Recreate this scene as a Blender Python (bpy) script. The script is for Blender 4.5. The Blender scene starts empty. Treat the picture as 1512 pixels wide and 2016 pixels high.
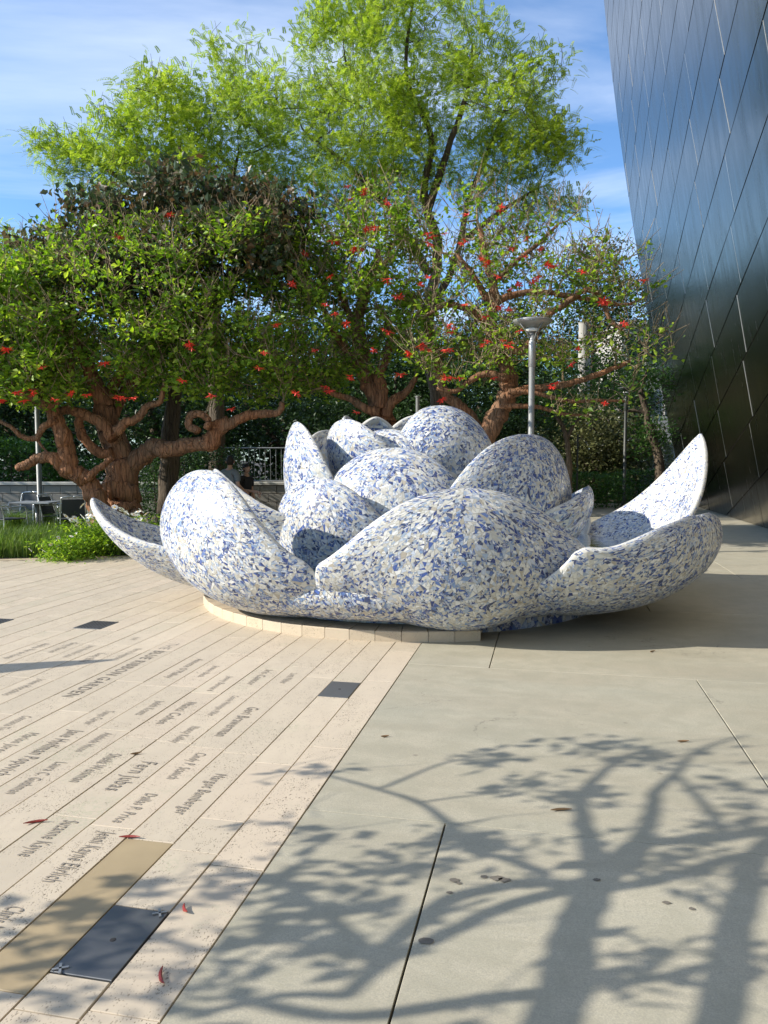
import bpy, math, random
import numpy as np
from math import sin, cos, pi, radians as R

# ------------------------------------------------------------------ camera, world, sun, exposure
random.seed(7); rng = np.random.default_rng(7)
scn = bpy.context.scene
col = scn.collection
F_PX, TILT, EYE = 1515.0, math.atan(103 / 1515.0), 1.6
cd = bpy.data.cameras.new('camera'); cam = bpy.data.objects.new('camera', cd); col.objects.link(cam)
cd.sensor_fit = 'VERTICAL'; cd.sensor_height = 36.0; cd.sensor_width = 27.0
cd.lens = F_PX / 2016 * 36.0; cd.clip_start = 0.05; cd.clip_end = 2500
cam.location = (0, 0, EYE); cam.rotation_euler = (pi / 2 - TILT, 0, 0)
scn.camera = cam
SUN_AZ, SUN_EL = R(81), R(28)          # direction the light travels (from +Y towards +X), elevation
LD = np.array([sin(SUN_AZ) * cos(SUN_EL), cos(SUN_AZ) * cos(SUN_EL), -sin(SUN_EL)])
world = bpy.data.worlds.new('World'); scn.world = world; world.use_nodes = True
nt = world.node_tree; nt.nodes.clear()
out = nt.nodes.new('ShaderNodeOutputWorld'); bg = nt.nodes.new('ShaderNodeBackground')
sky = nt.nodes.new('ShaderNodeTexSky'); sky.sky_type = 'NISHITA'; sky.sun_disc = False
sky.sun_elevation = SUN_EL; sky.sun_rotation = SUN_AZ + pi; sky.air_density = 1.0; sky.dust_density = 0.6; sky.ozone_density = 2.5
sky.altitude = 100
bg.inputs['Strength'].default_value = 0.15
tc = nt.nodes.new('ShaderNodeTexCoord'); sx = nt.nodes.new('ShaderNodeSeparateXYZ'); nt.links.new(tc.outputs['Generated'], sx.inputs[0])
mz = nt.nodes.new('ShaderNodeMath'); mz.operation = 'MAXIMUM'; mz.inputs[1].default_value = 0.06; nt.links.new(sx.outputs['Z'], mz.inputs[0])
dv = nt.nodes.new('ShaderNodeVectorMath'); dv.operation = 'DIVIDE'
cb = nt.nodes.new('ShaderNodeCombineXYZ')
for i in range(3): nt.links.new(mz.outputs[0], cb.inputs[i])
nt.links.new(tc.outputs['Generated'], dv.inputs[0]); nt.links.new(cb.outputs[0], dv.inputs[1])
mp = nt.nodes.new('ShaderNodeMapping'); mp.inputs['Scale'].default_value = (0.42, 0.95, 1); mp.inputs['Rotation'].default_value = (0, 0, R(-38)); mp.inputs['Location'].default_value = (3.3, 1.15, 0)
nt.links.new(dv.outputs[0], mp.inputs[0])
cn = nt.nodes.new('ShaderNodeTexNoise'); cn.inputs['Scale'].default_value = 0.9; cn.inputs['Detail'].default_value = 8; cn.inputs['Roughness'].default_value = 0.55; cn.inputs['Distortion'].default_value = 0.5
nt.links.new(mp.outputs[0], cn.inputs['Vector'])
cr = nt.nodes.new('ShaderNodeValToRGB'); cr.color_ramp.elements[0].position = 0.47; cr.color_ramp.elements[1].position = 0.78
cr.color_ramp.elements[0].color = (0, 0, 0, 1); cr.color_ramp.elements[1].color = (0.72, 0.72, 0.72, 1)
nt.links.new(cn.outputs['Fac'], cr.inputs[0])
cm = nt.nodes.new('ShaderNodeMixRGB'); cm.inputs[2].default_value = (5.2, 5.7, 6.4, 1)
nt.links.new(cr.outputs[0], cm.inputs[0])
tint = nt.nodes.new('ShaderNodeMixRGB'); tint.blend_type = 'MULTIPLY'; tint.inputs[0].default_value = 1; tint.inputs[2].default_value = (0.70, 0.91, 1.10, 1)
nt.links.new(sky.outputs[0], tint.inputs[1]); nt.links.new(tint.outputs[0], cm.inputs[1])
nt.links.new(cm.outputs[0], bg.inputs['Color']); nt.links.new(bg.outputs[0], out.inputs[0])
sd = bpy.data.lights.new('sun', 'SUN'); sd.energy = 5.0; sd.angle = R(0.4); sd.color = (1.0, 0.93, 0.82)
sun = bpy.data.objects.new('sun', sd); col.objects.link(sun)
from mathutils import Vector, Matrix
sun.rotation_euler = Vector(tuple(LD)).to_track_quat('-Z', 'Y').to_euler()
scn.view_settings.view_transform = 'Standard'; scn.view_settings.look = 'None'
scn.view_settings.gamma = 1; scn.view_settings.use_curve_mapping = False; scn.view_settings.exposure = 0.62
scn.cycles.max_bounces = 8; scn.cycles.transparent_max_bounces = 12

# ------------------------------------------------------------------ coordinate helpers
TH = R(12.0)
def ray(x, y):
    a = ((x - 756) / F_PX, 1.0, (1008 - y) / F_PX); c, s = cos(TILT), sin(TILT)
    return np.array([a[0], a[1] * c + a[2] * s, -a[1] * s + a[2] * c])
def W(x, y, d):                        # photo pixel -> world point at distance Y=d
    r = ray(x, y); t = d / r[1]; return np.array([r[0] * t, d, EYE + r[2] * t])
def G(x, y, z=0.0):                    # photo pixel -> ground point
    r = ray(x, y); t = (z - EYE) / r[2]; return np.array([r[0] * t, r[1] * t, z])
def ps(P): return P[0] * cos(TH) - P[1] * sin(TH), P[0] * sin(TH) + P[1] * cos(TH)
def PS(p, s, z=0.0): return (p * cos(TH) + s * sin(TH), -p * sin(TH) + s * cos(TH), z)
def proj(P):
    x, y, z = P[0], P[1], P[2] - EYE; c, s = cos(TILT), sin(TILT)
    yy = y * c - z * s; zz = y * s + z * c
    if yy < 0.05: return (-9999, -9999)
    return 756 + F_PX * x / yy, 1008 - F_PX * zz / yy

# ------------------------------------------------------------------ object helpers
def tag(o, label=None, cat=None, group=None, kind=None):
    if label: o['label'] = label
    if cat: o['category'] = cat
    if group: o['group'] = group
    if kind: o['kind'] = kind
    return o
def empty(name, loc=(0, 0, 0), rz=0.0):
    o = bpy.data.objects.new(name, None); col.objects.link(o); o.location = loc; o.rotation_euler = (0, 0, rz); o.empty_display_size = 0.1
    return o
def link(name, me, parent=None, loc=None):
    o = bpy.data.objects.new(name, me); col.objects.link(o)
    if parent is not None: o.parent = parent
    if loc is not None: o.location = loc
    return o
def copy_tree(o, parent=None):
    c = o.copy(); col.objects.link(c); c.parent = parent
    for ch in list(o.children): copy_tree(ch, c)
    return c
class MB:
    def __init__(s): s.v = []; s.f = []; s.m = []; s.n = 0; s.mi = 0
    def add(s, vs, fs):
        b = s.n; s.v.extend([tuple(map(float, q)) for q in vs]); s.n += len(vs)
        s.f.extend([tuple(i + b for i in f) for f in fs]); s.m.extend([s.mi] * len(fs)); return s
    def box(s, c, d, rz=0.0, bev=0.0):
        x, y, z = d[0] / 2, d[1] / 2, d[2] / 2; vs = []
        if bev:
            lv = [(-z, bev), (-z + bev, 0), (z - bev, 0), (z, bev)]
        else: lv = [(-z, 0), (z, 0)]
        for h, i in lv:
            for a, b in ((-1, -1), (1, -1), (1, 1), (-1, 1)):
                px, py = a * (x - i), b * (y - i)
                vs.append((c[0] + px * cos(rz) - py * sin(rz), c[1] + px * sin(rz) + py * cos(rz), c[2] + h))
        n = len(lv); fs = [(3, 2, 1, 0), tuple(4 * (n - 1) + k for k in range(4))]
        for l in range(n - 1):
            for k in range(4): fs.append((4 * l + k, 4 * l + (k + 1) % 4, 4 * l + 4 + (k + 1) % 4, 4 * l + 4 + k))
        return s.add(vs, fs)
    def tube(s, pts, rad, n=6, cap=True):
        P = np.array(pts, float); k = len(P)
        r = np.array(rad, float) if np.ndim(rad) else np.full(k, float(rad))
        T = np.gradient(P, axis=0); T /= np.linalg.norm(T, axis=1)[:, None] + 1e-9
        ref = np.array([0, 0, 1.0]) if abs(T[0][2]) < 0.9 else np.array([1.0, 0, 0])
        A = np.cross(T, ref); bad = np.linalg.norm(A, axis=1) < 0.05; A[bad] = np.cross(T[bad], [0.3, 1, 0.2])
        A /= np.linalg.norm(A, axis=1)[:, None]
        for i in range(1, k):
            a = A[i - 1] - T[i] * np.dot(A[i - 1], T[i]); l = np.linalg.norm(a)
            if l > 0.05: A[i] = a / l
        B = np.cross(T, A); ang = np.arange(n) * 2 * pi / n
        V = P[:, None, :] + r[:, None, None] * (np.cos(ang)[None, :, None] * A[:, None, :] + np.sin(ang)[None, :, None] * B[:, None, :])
        fs = [(i * n + j, i * n + (j + 1) % n, (i + 1) * n + (j + 1) % n, (i + 1) * n + j) for i in range(k - 1) for j in range(n)]
        if cap: fs += [tuple(range(n - 1, -1, -1)), tuple((k - 1) * n + j for j in range(n))]
        return s.add(V.reshape(-1, 3), fs)
    def lathe(s, prof, n=24, c=(0, 0, 0)):
        vs = [(c[0] + r * cos(2 * pi * j / n), c[1] + r * sin(2 * pi * j / n), c[2] + z) for r, z in prof for j in range(n)]
        fs = [(i * n + j, i * n + (j + 1) % n, (i + 1) * n + (j + 1) % n, (i + 1) * n + j) for i in range(len(prof) - 1) for j in range(n)]
        return s.add(vs, fs)
    def mesh(s, name, mats, smooth=False):
        me = bpy.data.meshes.new(name); me.from_pydata(s.v, [], s.f)
        for m in (mats if isinstance(mats, (list, tuple)) else [mats]): me.materials.append(m)
        if any(s.m): me.polygons.foreach_set('material_index', s.m)
        if smooth: me.polygons.foreach_set('use_smooth', [True] * len(s.f))
        me.update(); return me
    def build(s, name, mats, parent=None, smooth=False, loc=None): return link(name, s.mesh(name, mats, smooth), parent, loc)
def quick_mesh(name, V, polys_n, loops, mat, smooth=False, colr=None, mi=None):
    me = bpy.data.meshes.new(name); V = np.asarray(V, np.float32).reshape(-1, 3)
    pn = np.asarray(polys_n, np.int32); lp = np.asarray(loops, np.int32).ravel()
    me.vertices.add(len(V)); me.vertices.foreach_set('co', V.ravel())
    me.loops.add(len(lp)); me.loops.foreach_set('vertex_index', lp)
    st = np.zeros(len(pn), np.int32); st[1:] = np.cumsum(pn)[:-1]
    me.polygons.add(len(pn)); me.polygons.foreach_set('loop_start', st); me.polygons.foreach_set('loop_total', pn)
    me.polygons.foreach_set('use_smooth', np.full(len(pn), bool(smooth)))
    if mi is not None: me.polygons.foreach_set('material_index', np.asarray(mi, np.int32))
    for m in (mat if isinstance(mat, (list, tuple)) else [mat]): me.materials.append(m)
    me.update(calc_edges=True)
    if colr is not None:
        a = me.color_attributes.new('tint', 'BYTE_COLOR', 'CORNER')
        c = np.repeat(np.asarray(colr, np.float32), pn, axis=0); a.data.foreach_set('color', c.ravel())
    return me
def spline(P, n=5):
    P = np.array(P, float); Q = np.vstack([2 * P[0] - P[1], P, 2 * P[-1] - P[-2]]); o = []
    for i in range(1, len(Q) - 2):
        for k in range(n):
            t = k / n; o.append(0.5 * ((2 * Q[i]) + (-Q[i - 1] + Q[i + 1]) * t + (2 * Q[i - 1] - 5 * Q[i] + 4 * Q[i + 1] - Q[i + 2]) * t * t + (-Q[i - 1] + 3 * Q[i] - 3 * Q[i + 1] + Q[i + 2]) * t ** 3))
    o.append(P[-1]); return np.array(o)

# ------------------------------------------------------------------ materials
class NT:
    def __init__(s, name, rough=0.6, metal=0.0, spec=0.5):
        s.m = bpy.data.materials.new(name); s.m.use_nodes = True; s.t = s.m.node_tree
        s.b = s.t.nodes['Principled BSDF']; s.out = s.t.nodes['Material Output']
        s.b.inputs['Roughness'].default_value = rough; s.b.inputs['Metallic'].default_value = metal
        s.b.inputs['Specular IOR Level'].default_value = spec
    def n(s, t, **k):
        q = s.t.nodes.new('ShaderNode' + t)
        for a, b in k.items():
            if a[0] == '_': q.inputs[a[1:].replace('_', ' ')].default_value = b
            else: setattr(q, a, b)
        return q
    def l(s, a, b): s.t.links.new(a, b)
    def coord(s, scale=(1, 1, 1), rot=(0, 0, 0), kind='Object'):
        g = s.n('NewGeometry') if kind == 'World' else s.n('TexCoord')
        m = s.n('Mapping'); m.inputs['Scale'].default_value = scale; m.inputs['Rotation'].default_value = rot
        s.l(g.outputs['Position' if kind == 'World' else kind], m.inputs[0]); return m.outputs[0]
    def noise(s, vec, scale, det=4, rough=0.5, dist=0.0):
        q = s.n('TexNoise', _Scale=scale, _Detail=det, _Roughness=rough, _Distortion=dist); s.l(vec, q.inputs['Vector']); return q.outputs['Fac']
    def vor(s, vec, scale, feat='F1', rand=1.0):
        q = s.n('TexVoronoi', feature=feat, _Scale=scale, _Randomness=rand); s.l(vec, q.inputs['Vector']); return q.outputs['Distance']
    def ramp(s, fac, stops):
        q = s.n('ValToRGB'); e = q.color_ramp.elements
        while len(e) < len(stops): e.new(0.5)
        for i, (p, c) in enumerate(stops):
            e[i].position = p; e[i].color = (c, c, c, 1) if np.ndim(c) == 0 else (*c[:3], 1)
        s.l(fac, q.inputs[0]); return q.outputs[0]
    def mix(s, fac, a, b, mode='MIX'):
        q = s.n('MixRGB', blend_type=mode)
        for i, v in ((0, fac), (1, a), (2, b)):
            if hasattr(v, 'is_output'): s.l(v, q.inputs[i])
            elif np.ndim(v) == 0: q.inputs[i].default_value = v if i == 0 else (v, v, v, 1)
            else: q.inputs[i].default_value = (*v[:3], 1)
        return q.outputs[0]
    def math(s, op, a, b=0.0):
        q = s.n('Math', operation=op)
        for i, v in ((0, a), (1, b)):
            if hasattr(v, 'is_output'): s.l(v, q.inputs[i])
            else: q.inputs[i].default_value = v
        return q.outputs[0]
    def base(s, c):
        if hasattr(c, 'is_output'): s.l(c, s.b.inputs['Base Color'])
        else: s.b.inputs['Base Color'].default_value = (*c, 1)
        return s
    def bump(s, h, strength=0.3, dist=0.01):
        q = s.n('Bump', _Strength=strength, _Distance=dist); s.l(h, q.inputs['Height']); s.l(q.outputs[0], s.b.inputs['Normal']); return s
    def rough(s, r): s.l(r, s.b.inputs['Roughness']); return s
M = {}
def simple(name, c, rough=0.5, metal=0.0, var=0.12, scale=9.0, spec=0.5):
    t = NT(name, rough, metal, spec); v = t.coord()
    f = t.noise(v, scale, 5)
    t.base(t.mix(f, tuple(x * (1 - var) for x in c), tuple(min(1, x * (1 + var)) for x in c))); t.bump(t.noise(v, scale * 6, 3), 0.12, 0.004)
    t.rough(t.ramp(f, [(0.3, max(0, rough - 0.07)), (0.7, min(1, rough + 0.07))]))
    M[name] = t.m; return t.m
simple('steel', (0.34, 0.345, 0.34), 0.45, 0.6); simple('pole_grey', (0.20, 0.205, 0.20), 0.5, 0.1)
simple('dark_pole', (0.06, 0.065, 0.06), 0.5, 0.3); simple('soil', (0.06, 0.045, 0.03), 0.95)
simple('block_wall', (0.24, 0.225, 0.2), 0.85, scale=4, var=0.25); simple('cap_stone', (0.5, 0.48, 0.43), 0.8)
simple('chair_metal', (0.62, 0.63, 0.63), 0.35, 0.85); simple('dark_mesh', (0.05, 0.055, 0.06), 0.6)
simple('joint', (0.035, 0.033, 0.03), 0.95); simple('drain_steel', (0.13, 0.135, 0.14), 0.42, 0.55, scale=3)
simple('skin', (0.45, 0.27, 0.19), 0.55); simple('shirt_grey', (0.17, 0.19, 0.205), 0.9); simple('cloth_black', (0.02, 0.02, 0.022), 0.9)
simple('hair', (0.016, 0.012, 0.01), 0.6); simple('trousers', (0.04, 0.045, 0.06), 0.9)
simple('ink', (0.24, 0.21, 0.175), 0.9); simple('canvas', (0.5, 0.46, 0.38), 0.9)
simple('pod_red', (0.26, 0.03, 0.02), 0.5); simple('dry_leaf', (0.22, 0.13, 0.06), 0.8)
simple('pale_wall', (0.40, 0.38, 0.34), 0.85, scale=1.5); simple('window_dark', (0.03, 0.035, 0.04), 0.12)
simple('trav_dark', (0.34, 0.265, 0.155), 0.6, scale=5, var=0.2); simple('white_petal', (0.8, 0.8, 0.76), 0.6); simple('yellow_eye', (0.7, 0.45, 0.05), 0.7)

# travertine: pink-beige stone, veins along the plank, dense small pits in patches
def travertine(name, tintc=(0.53, 0.45, 0.345)):
    t = NT(name, 0.62, 0, 0.35)
    v = t.coord((1, 1, 1), (0, 0, TH), 'World')
    oi = t.n('ObjectInfo').outputs['Random']; ri = t.n('NewGeometry').outputs['Random Per Island']
    rnd = t.math('FRACT', t.math('ADD', t.math('MULTIPLY', oi, 7.31), t.math('MULTIPLY', ri, 3.7)))
    sh = t.n('VectorMath', operation='ADD'); cx = t.n('CombineXYZ'); t.l(t.math('MULTIPLY', rnd, 37.0), cx.inputs[2]); t.l(v, sh.inputs[0]); t.l(cx.outputs[0], sh.inputs[1]); vv = sh.outputs[0]
    st = t.n('Mapping'); st.inputs['Scale'].default_value = (1, 0.35, 1); t.l(vv, st.inputs[0])
    big = t.noise(vv, 2.2, 5, 0.6); vein = t.noise(st.outputs[0], 14, 6, 0.65, 0.6)
    c = t.mix(big, tuple(x * 0.93 for x in tintc), tuple(x * 1.09 for x in tintc))
    c = t.mix(t.ramp(vein, [(0.38, 0.0), (0.62, 0.55)]), c, (tintc[0] * 1.12, tintc[1] * 1.13, tintc[2] * 1.12))
    c = t.mix(t.ramp(rnd, [(0.0, 0.0), (0.35, 0.5), (0.55, 0.05), (1.0, 0.5)]), c, (0.43, 0.375, 0.29))
    c = t.mix(t.ramp(t.math('FRACT', t.math('MULTIPLY', rnd, 5.13)), [(0.5, 0.0), (1.0, 0.35)]), c, (0.58, 0.47, 0.36))
    green = t.math('MULTIPLY', t.ramp(t.noise(vv, 1.7, 4, 0.6), [(0.56, 0.0), (0.68, 0.45)]), t.ramp(t.noise(vv, 60, 2), [(0.45, 0), (0.6, 1)]))
    c = t.mix(green, c, (0.36, 0.37, 0.25))
    pt = t.n('Mapping'); pt.inputs['Scale'].default_value = (1.0, 0.6, 1); t.l(vv, pt.inputs[0])
    pit1 = t.ramp(t.vor(pt.outputs[0], 44), [(0.11, 1.0), (0.22, 0.0)]); pit2 = t.ramp(t.vor(pt.outputs[0], 130), [(0.16, 1.0), (0.34, 0.0)])
    patch = t.ramp(t.noise(vv, 4.0, 4, 0.6), [(0.40, 0.12), (0.54, 1.0)])
    dens = t.math('MULTIPLY', patch, t.ramp(rnd, [(0, 0.35), (0.5, 1.0), (1, 0.6)]))
    pit = t.math('MULTIPLY', t.math('MAXIMUM', pit1, t.math('MULTIPLY', pit2, 1.0)), dens)
    pit = t.math('MULTIPLY', pit, t.ramp(t.noise(vv, 17, 3), [(0.40, 0.0), (0.50, 1.0)]))
    c = t.mix(t.math('MULTIPLY', pit, 0.95), c, (0.12, 0.09, 0.06))
    grime = t.noise(t.coord((1, 1, 1), kind='World'), 0.45, 5, 0.6)
    c = t.mix(t.ramp(grime, [(0.42, 0.0), (0.7, 0.28)]), c, (0.40, 0.36, 0.28))
    t.base(c); t.bump(t.math('SUBTRACT', t.math('MULTIPLY', vein, 0.25), pit), 0.3, 0.004)
    t.rough(t.ramp(vein, [(0.3, 0.5), (0.7, 0.75)])); M[name] = t.m; return t.m
travertine('travertine'); travertine('travertine_edge', (0.47, 0.38, 0.27))
# broom finished grey-green concrete
t = NT('concrete', 0.62, 0, 0.4); v = t.coord((1, 1, 1), (0, 0, TH), 'World'); oi = t.n('ObjectInfo').outputs['Random']
sm = t.n('Mapping'); sm.inputs['Scale'].default_value = (0.35, 1.3, 1); t.l(v, sm.inputs[0])
n1 = t.noise(v, 0.5, 6, 0.6, 0.3); n2 = t.noise(sm.outputs[0], 2.2, 7, 0.68, 0.8); n3 = t.noise(v, 160, 3, 0.7)
c = t.mix(t.ramp(n1, [(0.35, 0.0), (0.65, 1.0)]), (0.375, 0.34, 0.25), (0.455, 0.405, 0.295))
c = t.mix(t.ramp(n2, [(0.42, 0.0), (0.7, 0.6)]), c, (0.55, 0.51, 0.39)); c = t.mix(t.ramp(t.noise(sm.outputs[0], 1.1, 6, 0.62), [(0.5, 0.0), (0.72, 0.5)]), c, (0.30, 0.305, 0.235))
c = t.mix(t.ramp(t.noise(v, 70, 4, 0.75), [(0.38, 0.35), (0.52, 0.0)]), c, (0.24, 0.23, 0.19)); c = t.mix(t.ramp(n3, [(0.4, 0.45), (0.6, 0.0)]), c, (0.22, 0.21, 0.18))
c = t.mix(t.math('MULTIPLY', oi, 0.15), c, (0.5, 0.49, 0.42))
c = t.mix(t.ramp(t.noise(v, 5.5, 6, 0.7, 0.5), [(0.42, 0.0), (0.60, 0.42)]), c, (0.30, 0.285, 0.215)); wc = t.n('VectorMath', operation='ADD'); wn = t.n('TexNoise', _Scale=3.0, _Detail=6); t.l(v, wn.inputs['Vector']); t.l(v, wc.inputs[0]); t.l(wn.outputs['Color'], wc.inputs[1])
crk = t.math('MULTIPLY', t.ramp(t.vor(wc.outputs[0], 0.55, 'DISTANCE_TO_EDGE'), [(0.0, 1.0), (0.0022, 0.0)]), t.ramp(t.noise(v, 0.8, 2), [(0.52, 0), (0.6, 0.6)])); c = t.mix(crk, c, (0.13, 0.12, 0.1))
sp = t.math('MULTIPLY', t.ramp(t.vor(v, 2.3), [(0.012, 1), (0.045, 0)]), 0.55); c = t.mix(sp, c, (0.16, 0.14, 0.11))
sp2 = t.math('MULTIPLY', t.ramp(t.vor(v, 9.0), [(0.02, 1), (0.06, 0)]), t.ramp(t.noise(v, 1.3, 3), [(0.5, 0), (0.6, 0.4)])); c = t.mix(sp2, c, (0.2, 0.18, 0.14))
t.base(c); t.bump(t.math('ADD', n3, t.math('MULTIPLY', n2, 0.3)), 0.28, 0.003); t.rough(t.ramp(n2, [(0.3, 0.5), (0.7, 0.72)])); M['concrete'] = t.m
# dark satin metal panels, streaks of tone and roughness running down
t = NT('metal_panel', 0.2, 1.0); v = t.coord((1, 1, 1), kind='World'); oi = t.n('ObjectInfo').outputs['Random']
st = t.n('Mapping'); st.inputs['Scale'].default_value = (3.0, 3.0, 0.16); t.l(v, st.inputs[0])
s1 = t.noise(st.outputs[0], 1.3, 6, 0.6, 0.4); s2 = t.noise(st.outputs[0], 7, 4, 0.6)
c = t.mix(t.ramp(s1, [(0.35, 0), (0.7, 1)]), (0.22, 0.20, 0.165), (0.16, 0.148, 0.12)); c = t.mix(t.math('MULTIPLY', oi, 0.22), c, (0.25, 0.23, 0.19))
t.base(c); t.rough(t.math('ADD', t.ramp(s1, [(0.3, 0.15), (0.75, 0.27)]), t.math('MULTIPLY', s2, 0.06)))
t.bump(t.math('ADD', t.noise(st.outputs[0], 0.8, 3), t.math('MULTIPLY', s2, 0.05)), 0.12, 0.02); M['metal_panel'] = t.m
simple('panel_lip', (0.62, 0.6, 0.55), 0.35, 0.7)
# mosaic
t = NT('broken_tile', 0.3, 0, 0.36); a = t.n('VertexColor', layer_name='tint'); v = t.coord((1, 1, 1), kind='World')
ri = t.n('NewGeometry').outputs['Random Per Island']; oi = t.n('ObjectInfo').outputs['Random']
pat = t.ramp(t.noise(v, 75, 3, 0.6, 0.8), [(0.47, 0.0), (0.56, 1.0)])
blu = t.math('MULTIPLY', pat, t.ramp(a.outputs['Alpha'], [(0.0, 0.0), (1.0, 0.62)]))
c = t.mix(blu, a.outputs['Color'], (0.80, 0.80, 0.78))
c = t.mix(t.math('MULTIPLY', t.ramp(t.noise(v, 26, 4, 0.6), [(0.45, 0.0), (0.7, 0.2)]), 1.0), c, (0.36, 0.36, 0.33))
t.base(c); t.rough(t.ramp(ri, [(0, 0.22), (1, 0.55)])); t.bump(t.noise(v, 40, 2), 0.08, 0.004)
M['broken_tile'] = t.m
t = NT('grout', 0.85, 0, 0.3); v = t.coord(kind='World'); n1 = t.noise(v, 8, 5, 0.6)
t.base(t.mix(n1, (0.36, 0.35, 0.31), (0.68, 0.66, 0.60))); t.bump(t.noise(v, 90, 3), 0.4, 0.004); M['grout'] = t.m
t = NT('water', 0.02, 0, 0.5); t.b.inputs['Transmission Weight'].default_value = 1; t.b.inputs['IOR'].default_value = 1.33
t.base((0.16, 0.72, 0.80)); t.bump(t.noise(t.coord((1, 1, 1), kind='World'), 9, 3, 0.5), 0.25, 0.02); M['water'] = t.m
simple('pool_floor', (0.06, 0.50, 0.58), 0.4, scale=14, var=0.5)
# bark
def bark(name, c1, c2, sc=1.0):
    t = NT(name, 0.85, 0, 0.25); v = t.coord((1, 1, 0.16), kind='World')
    w = t.noise(v, 20 * sc, 6, 0.65, 0.7); k = t.noise(v, 2.2 * sc, 4)
    cr_ = t.ramp(t.vor(v, 11 * sc, 'DISTANCE_TO_EDGE'), [(0.0, 0.0), (0.09, 1.0)])
    c = t.mix(t.ramp(w, [(0.35, 0), (0.65, 1)]), c1, c2); c = t.mix(t.ramp(k, [(0.4, 0), (0.62, 0.55)]), c, (0.17, 0.13, 0.09))
    c = t.mix(t.math('MULTIPLY', t.math('SUBTRACT', 1.0, cr_), 0.22), c, tuple(x * 0.35 for x in c1))
    t.base(c); t.bump(t.math('ADD', w, t.math('MULTIPLY', cr_, 0.5)), 1.0, 0.035); M[name] = t.m
bark('bark_red', (0.14, 0.06, 0.03), (0.42, 0.20, 0.10)); bark('bark_twig', (0.36, 0.25, 0.14), (0.62, 0.50, 0.33), 3); bark('bark_dark', (0.045, 0.035, 0.025), (0.11, 0.085, 0.06))
def leafmat(name, stops, trans=0.48, rough=0.45):
    t = NT(name, rough, 0, 0.35); ri = t.n('NewGeometry').outputs['Random Per Island']; v = t.coord(kind='World')
    k = t.math('ADD', t.math('MULTIPLY', ri, 0.72), t.math('MULTIPLY', t.noise(v, 0.7, 3), 0.28))
    c = t.ramp(k, stops); t.base(c)
    tr = t.n('BsdfTranslucent'); hs = t.n('HueSaturation', _Saturation=1.1, _Value=1.5); t.l(c, hs.inputs['Color']); t.l(hs.outputs[0], tr.inputs[0])
    mx = t.n('MixShader'); mx.inputs[0].default_value = trans; t.l(t.b.outputs[0], mx.inputs[1]); t.l(tr.outputs[0], mx.inputs[2]); t.l(mx.outputs[0], t.out.inputs[0]); M[name] = t.m
leafmat('leaf_coral', [(0.1, (0.06, 0.12, 0.02)), (0.35, (0.14, 0.25, 0.03)), (0.65, (0.27, 0.41, 0.045)), (0.85, (0.40, 0.50, 0.08)), (0.97, (0.30, 0.22, 0.09))])
leafmat('leaf_bronze', [(0.1, (0.025, 0.045, 0.02)), (0.4, (0.05, 0.085, 0.03)), (0.62, (0.09, 0.10, 0.05)), (0.8, (0.13, 0.075, 0.035)), (0.95, (0.15, 0.15, 0.09))], 0.25)
leafmat('leaf_feather', [(0.1, (0.14, 0.23, 0.03)), (0.5, (0.28, 0.39, 0.05)), (0.9, (0.46, 0.52, 0.10))], 0.5)
leafmat('leaf_dark', [(0.1, (0.016, 0.036, 0.011)), (0.5, (0.028, 0.062, 0.016)), (0.9, (0.05, 0.10, 0.024))], 0.2)
leafmat('leaf_mid', [(0.1, (0.03, 0.08, 0.015)), (0.5, (0.05, 0.12, 0.022)), (0.9, (0.09, 0.17, 0.035))], 0.3)
leafmat('leaf_olive', [(0.1, (0.08, 0.085, 0.035)), (0.5, (0.12, 0.13, 0.05)), (0.9, (0.17, 0.18, 0.07))], 0.3)
leafmat('grass_blade', [(0.1, (0.06, 0.12, 0.02)), (0.5, (0.11, 0.19, 0.03)), (0.9, (0.20, 0.26, 0.07))], 0.4)
simple('flower_red', (0.62, 0.035, 0.02), 0.5)

# ------------------------------------------------------------------ ground, paving
g = MB(); g.add([(-900, -600, -0.06), (900, -600, -0.06), (900, 1500, -0.06), (-900, 1500, -0.06)], [(0, 1, 2, 3)])
tag(g.build('ground', M['soil']), kind='structure')
g = MB(); g.add([PS(-30, -14, -0.03), PS(9, -14, -0.03), PS(9, 31, -0.03), PS(-30, 31, -0.03)], [(0, 1, 2, 3)])
tag(g.build('plaza', M['joint']), kind='structure')
PLAZA = bpy.data.objects['plaza']
BP = -1.06                                             # travertine / concrete boundary
def slab(poly, z0, z1, bev=0.004):
    n = len(poly); c = np.mean(np.array(poly), axis=0); vs = []
    for z, k in ((z0, 0), (z1 - bev, 0), (z1, bev)):
        for q in poly:
            d = np.array(q) - c; l = np.linalg.norm(d); e = c + d * (1 - k / l)
            vs.append(PS(e[0], e[1], z))
    fs = [tuple(2 * n + i for i in range(n))]
    for l in range(2):
        for k in range(n): fs.append((l * n + k, l * n + (k + 1) % n, (l + 1) * n + (k + 1) % n, (l + 1) * n + k))
    return vs, fs
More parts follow.
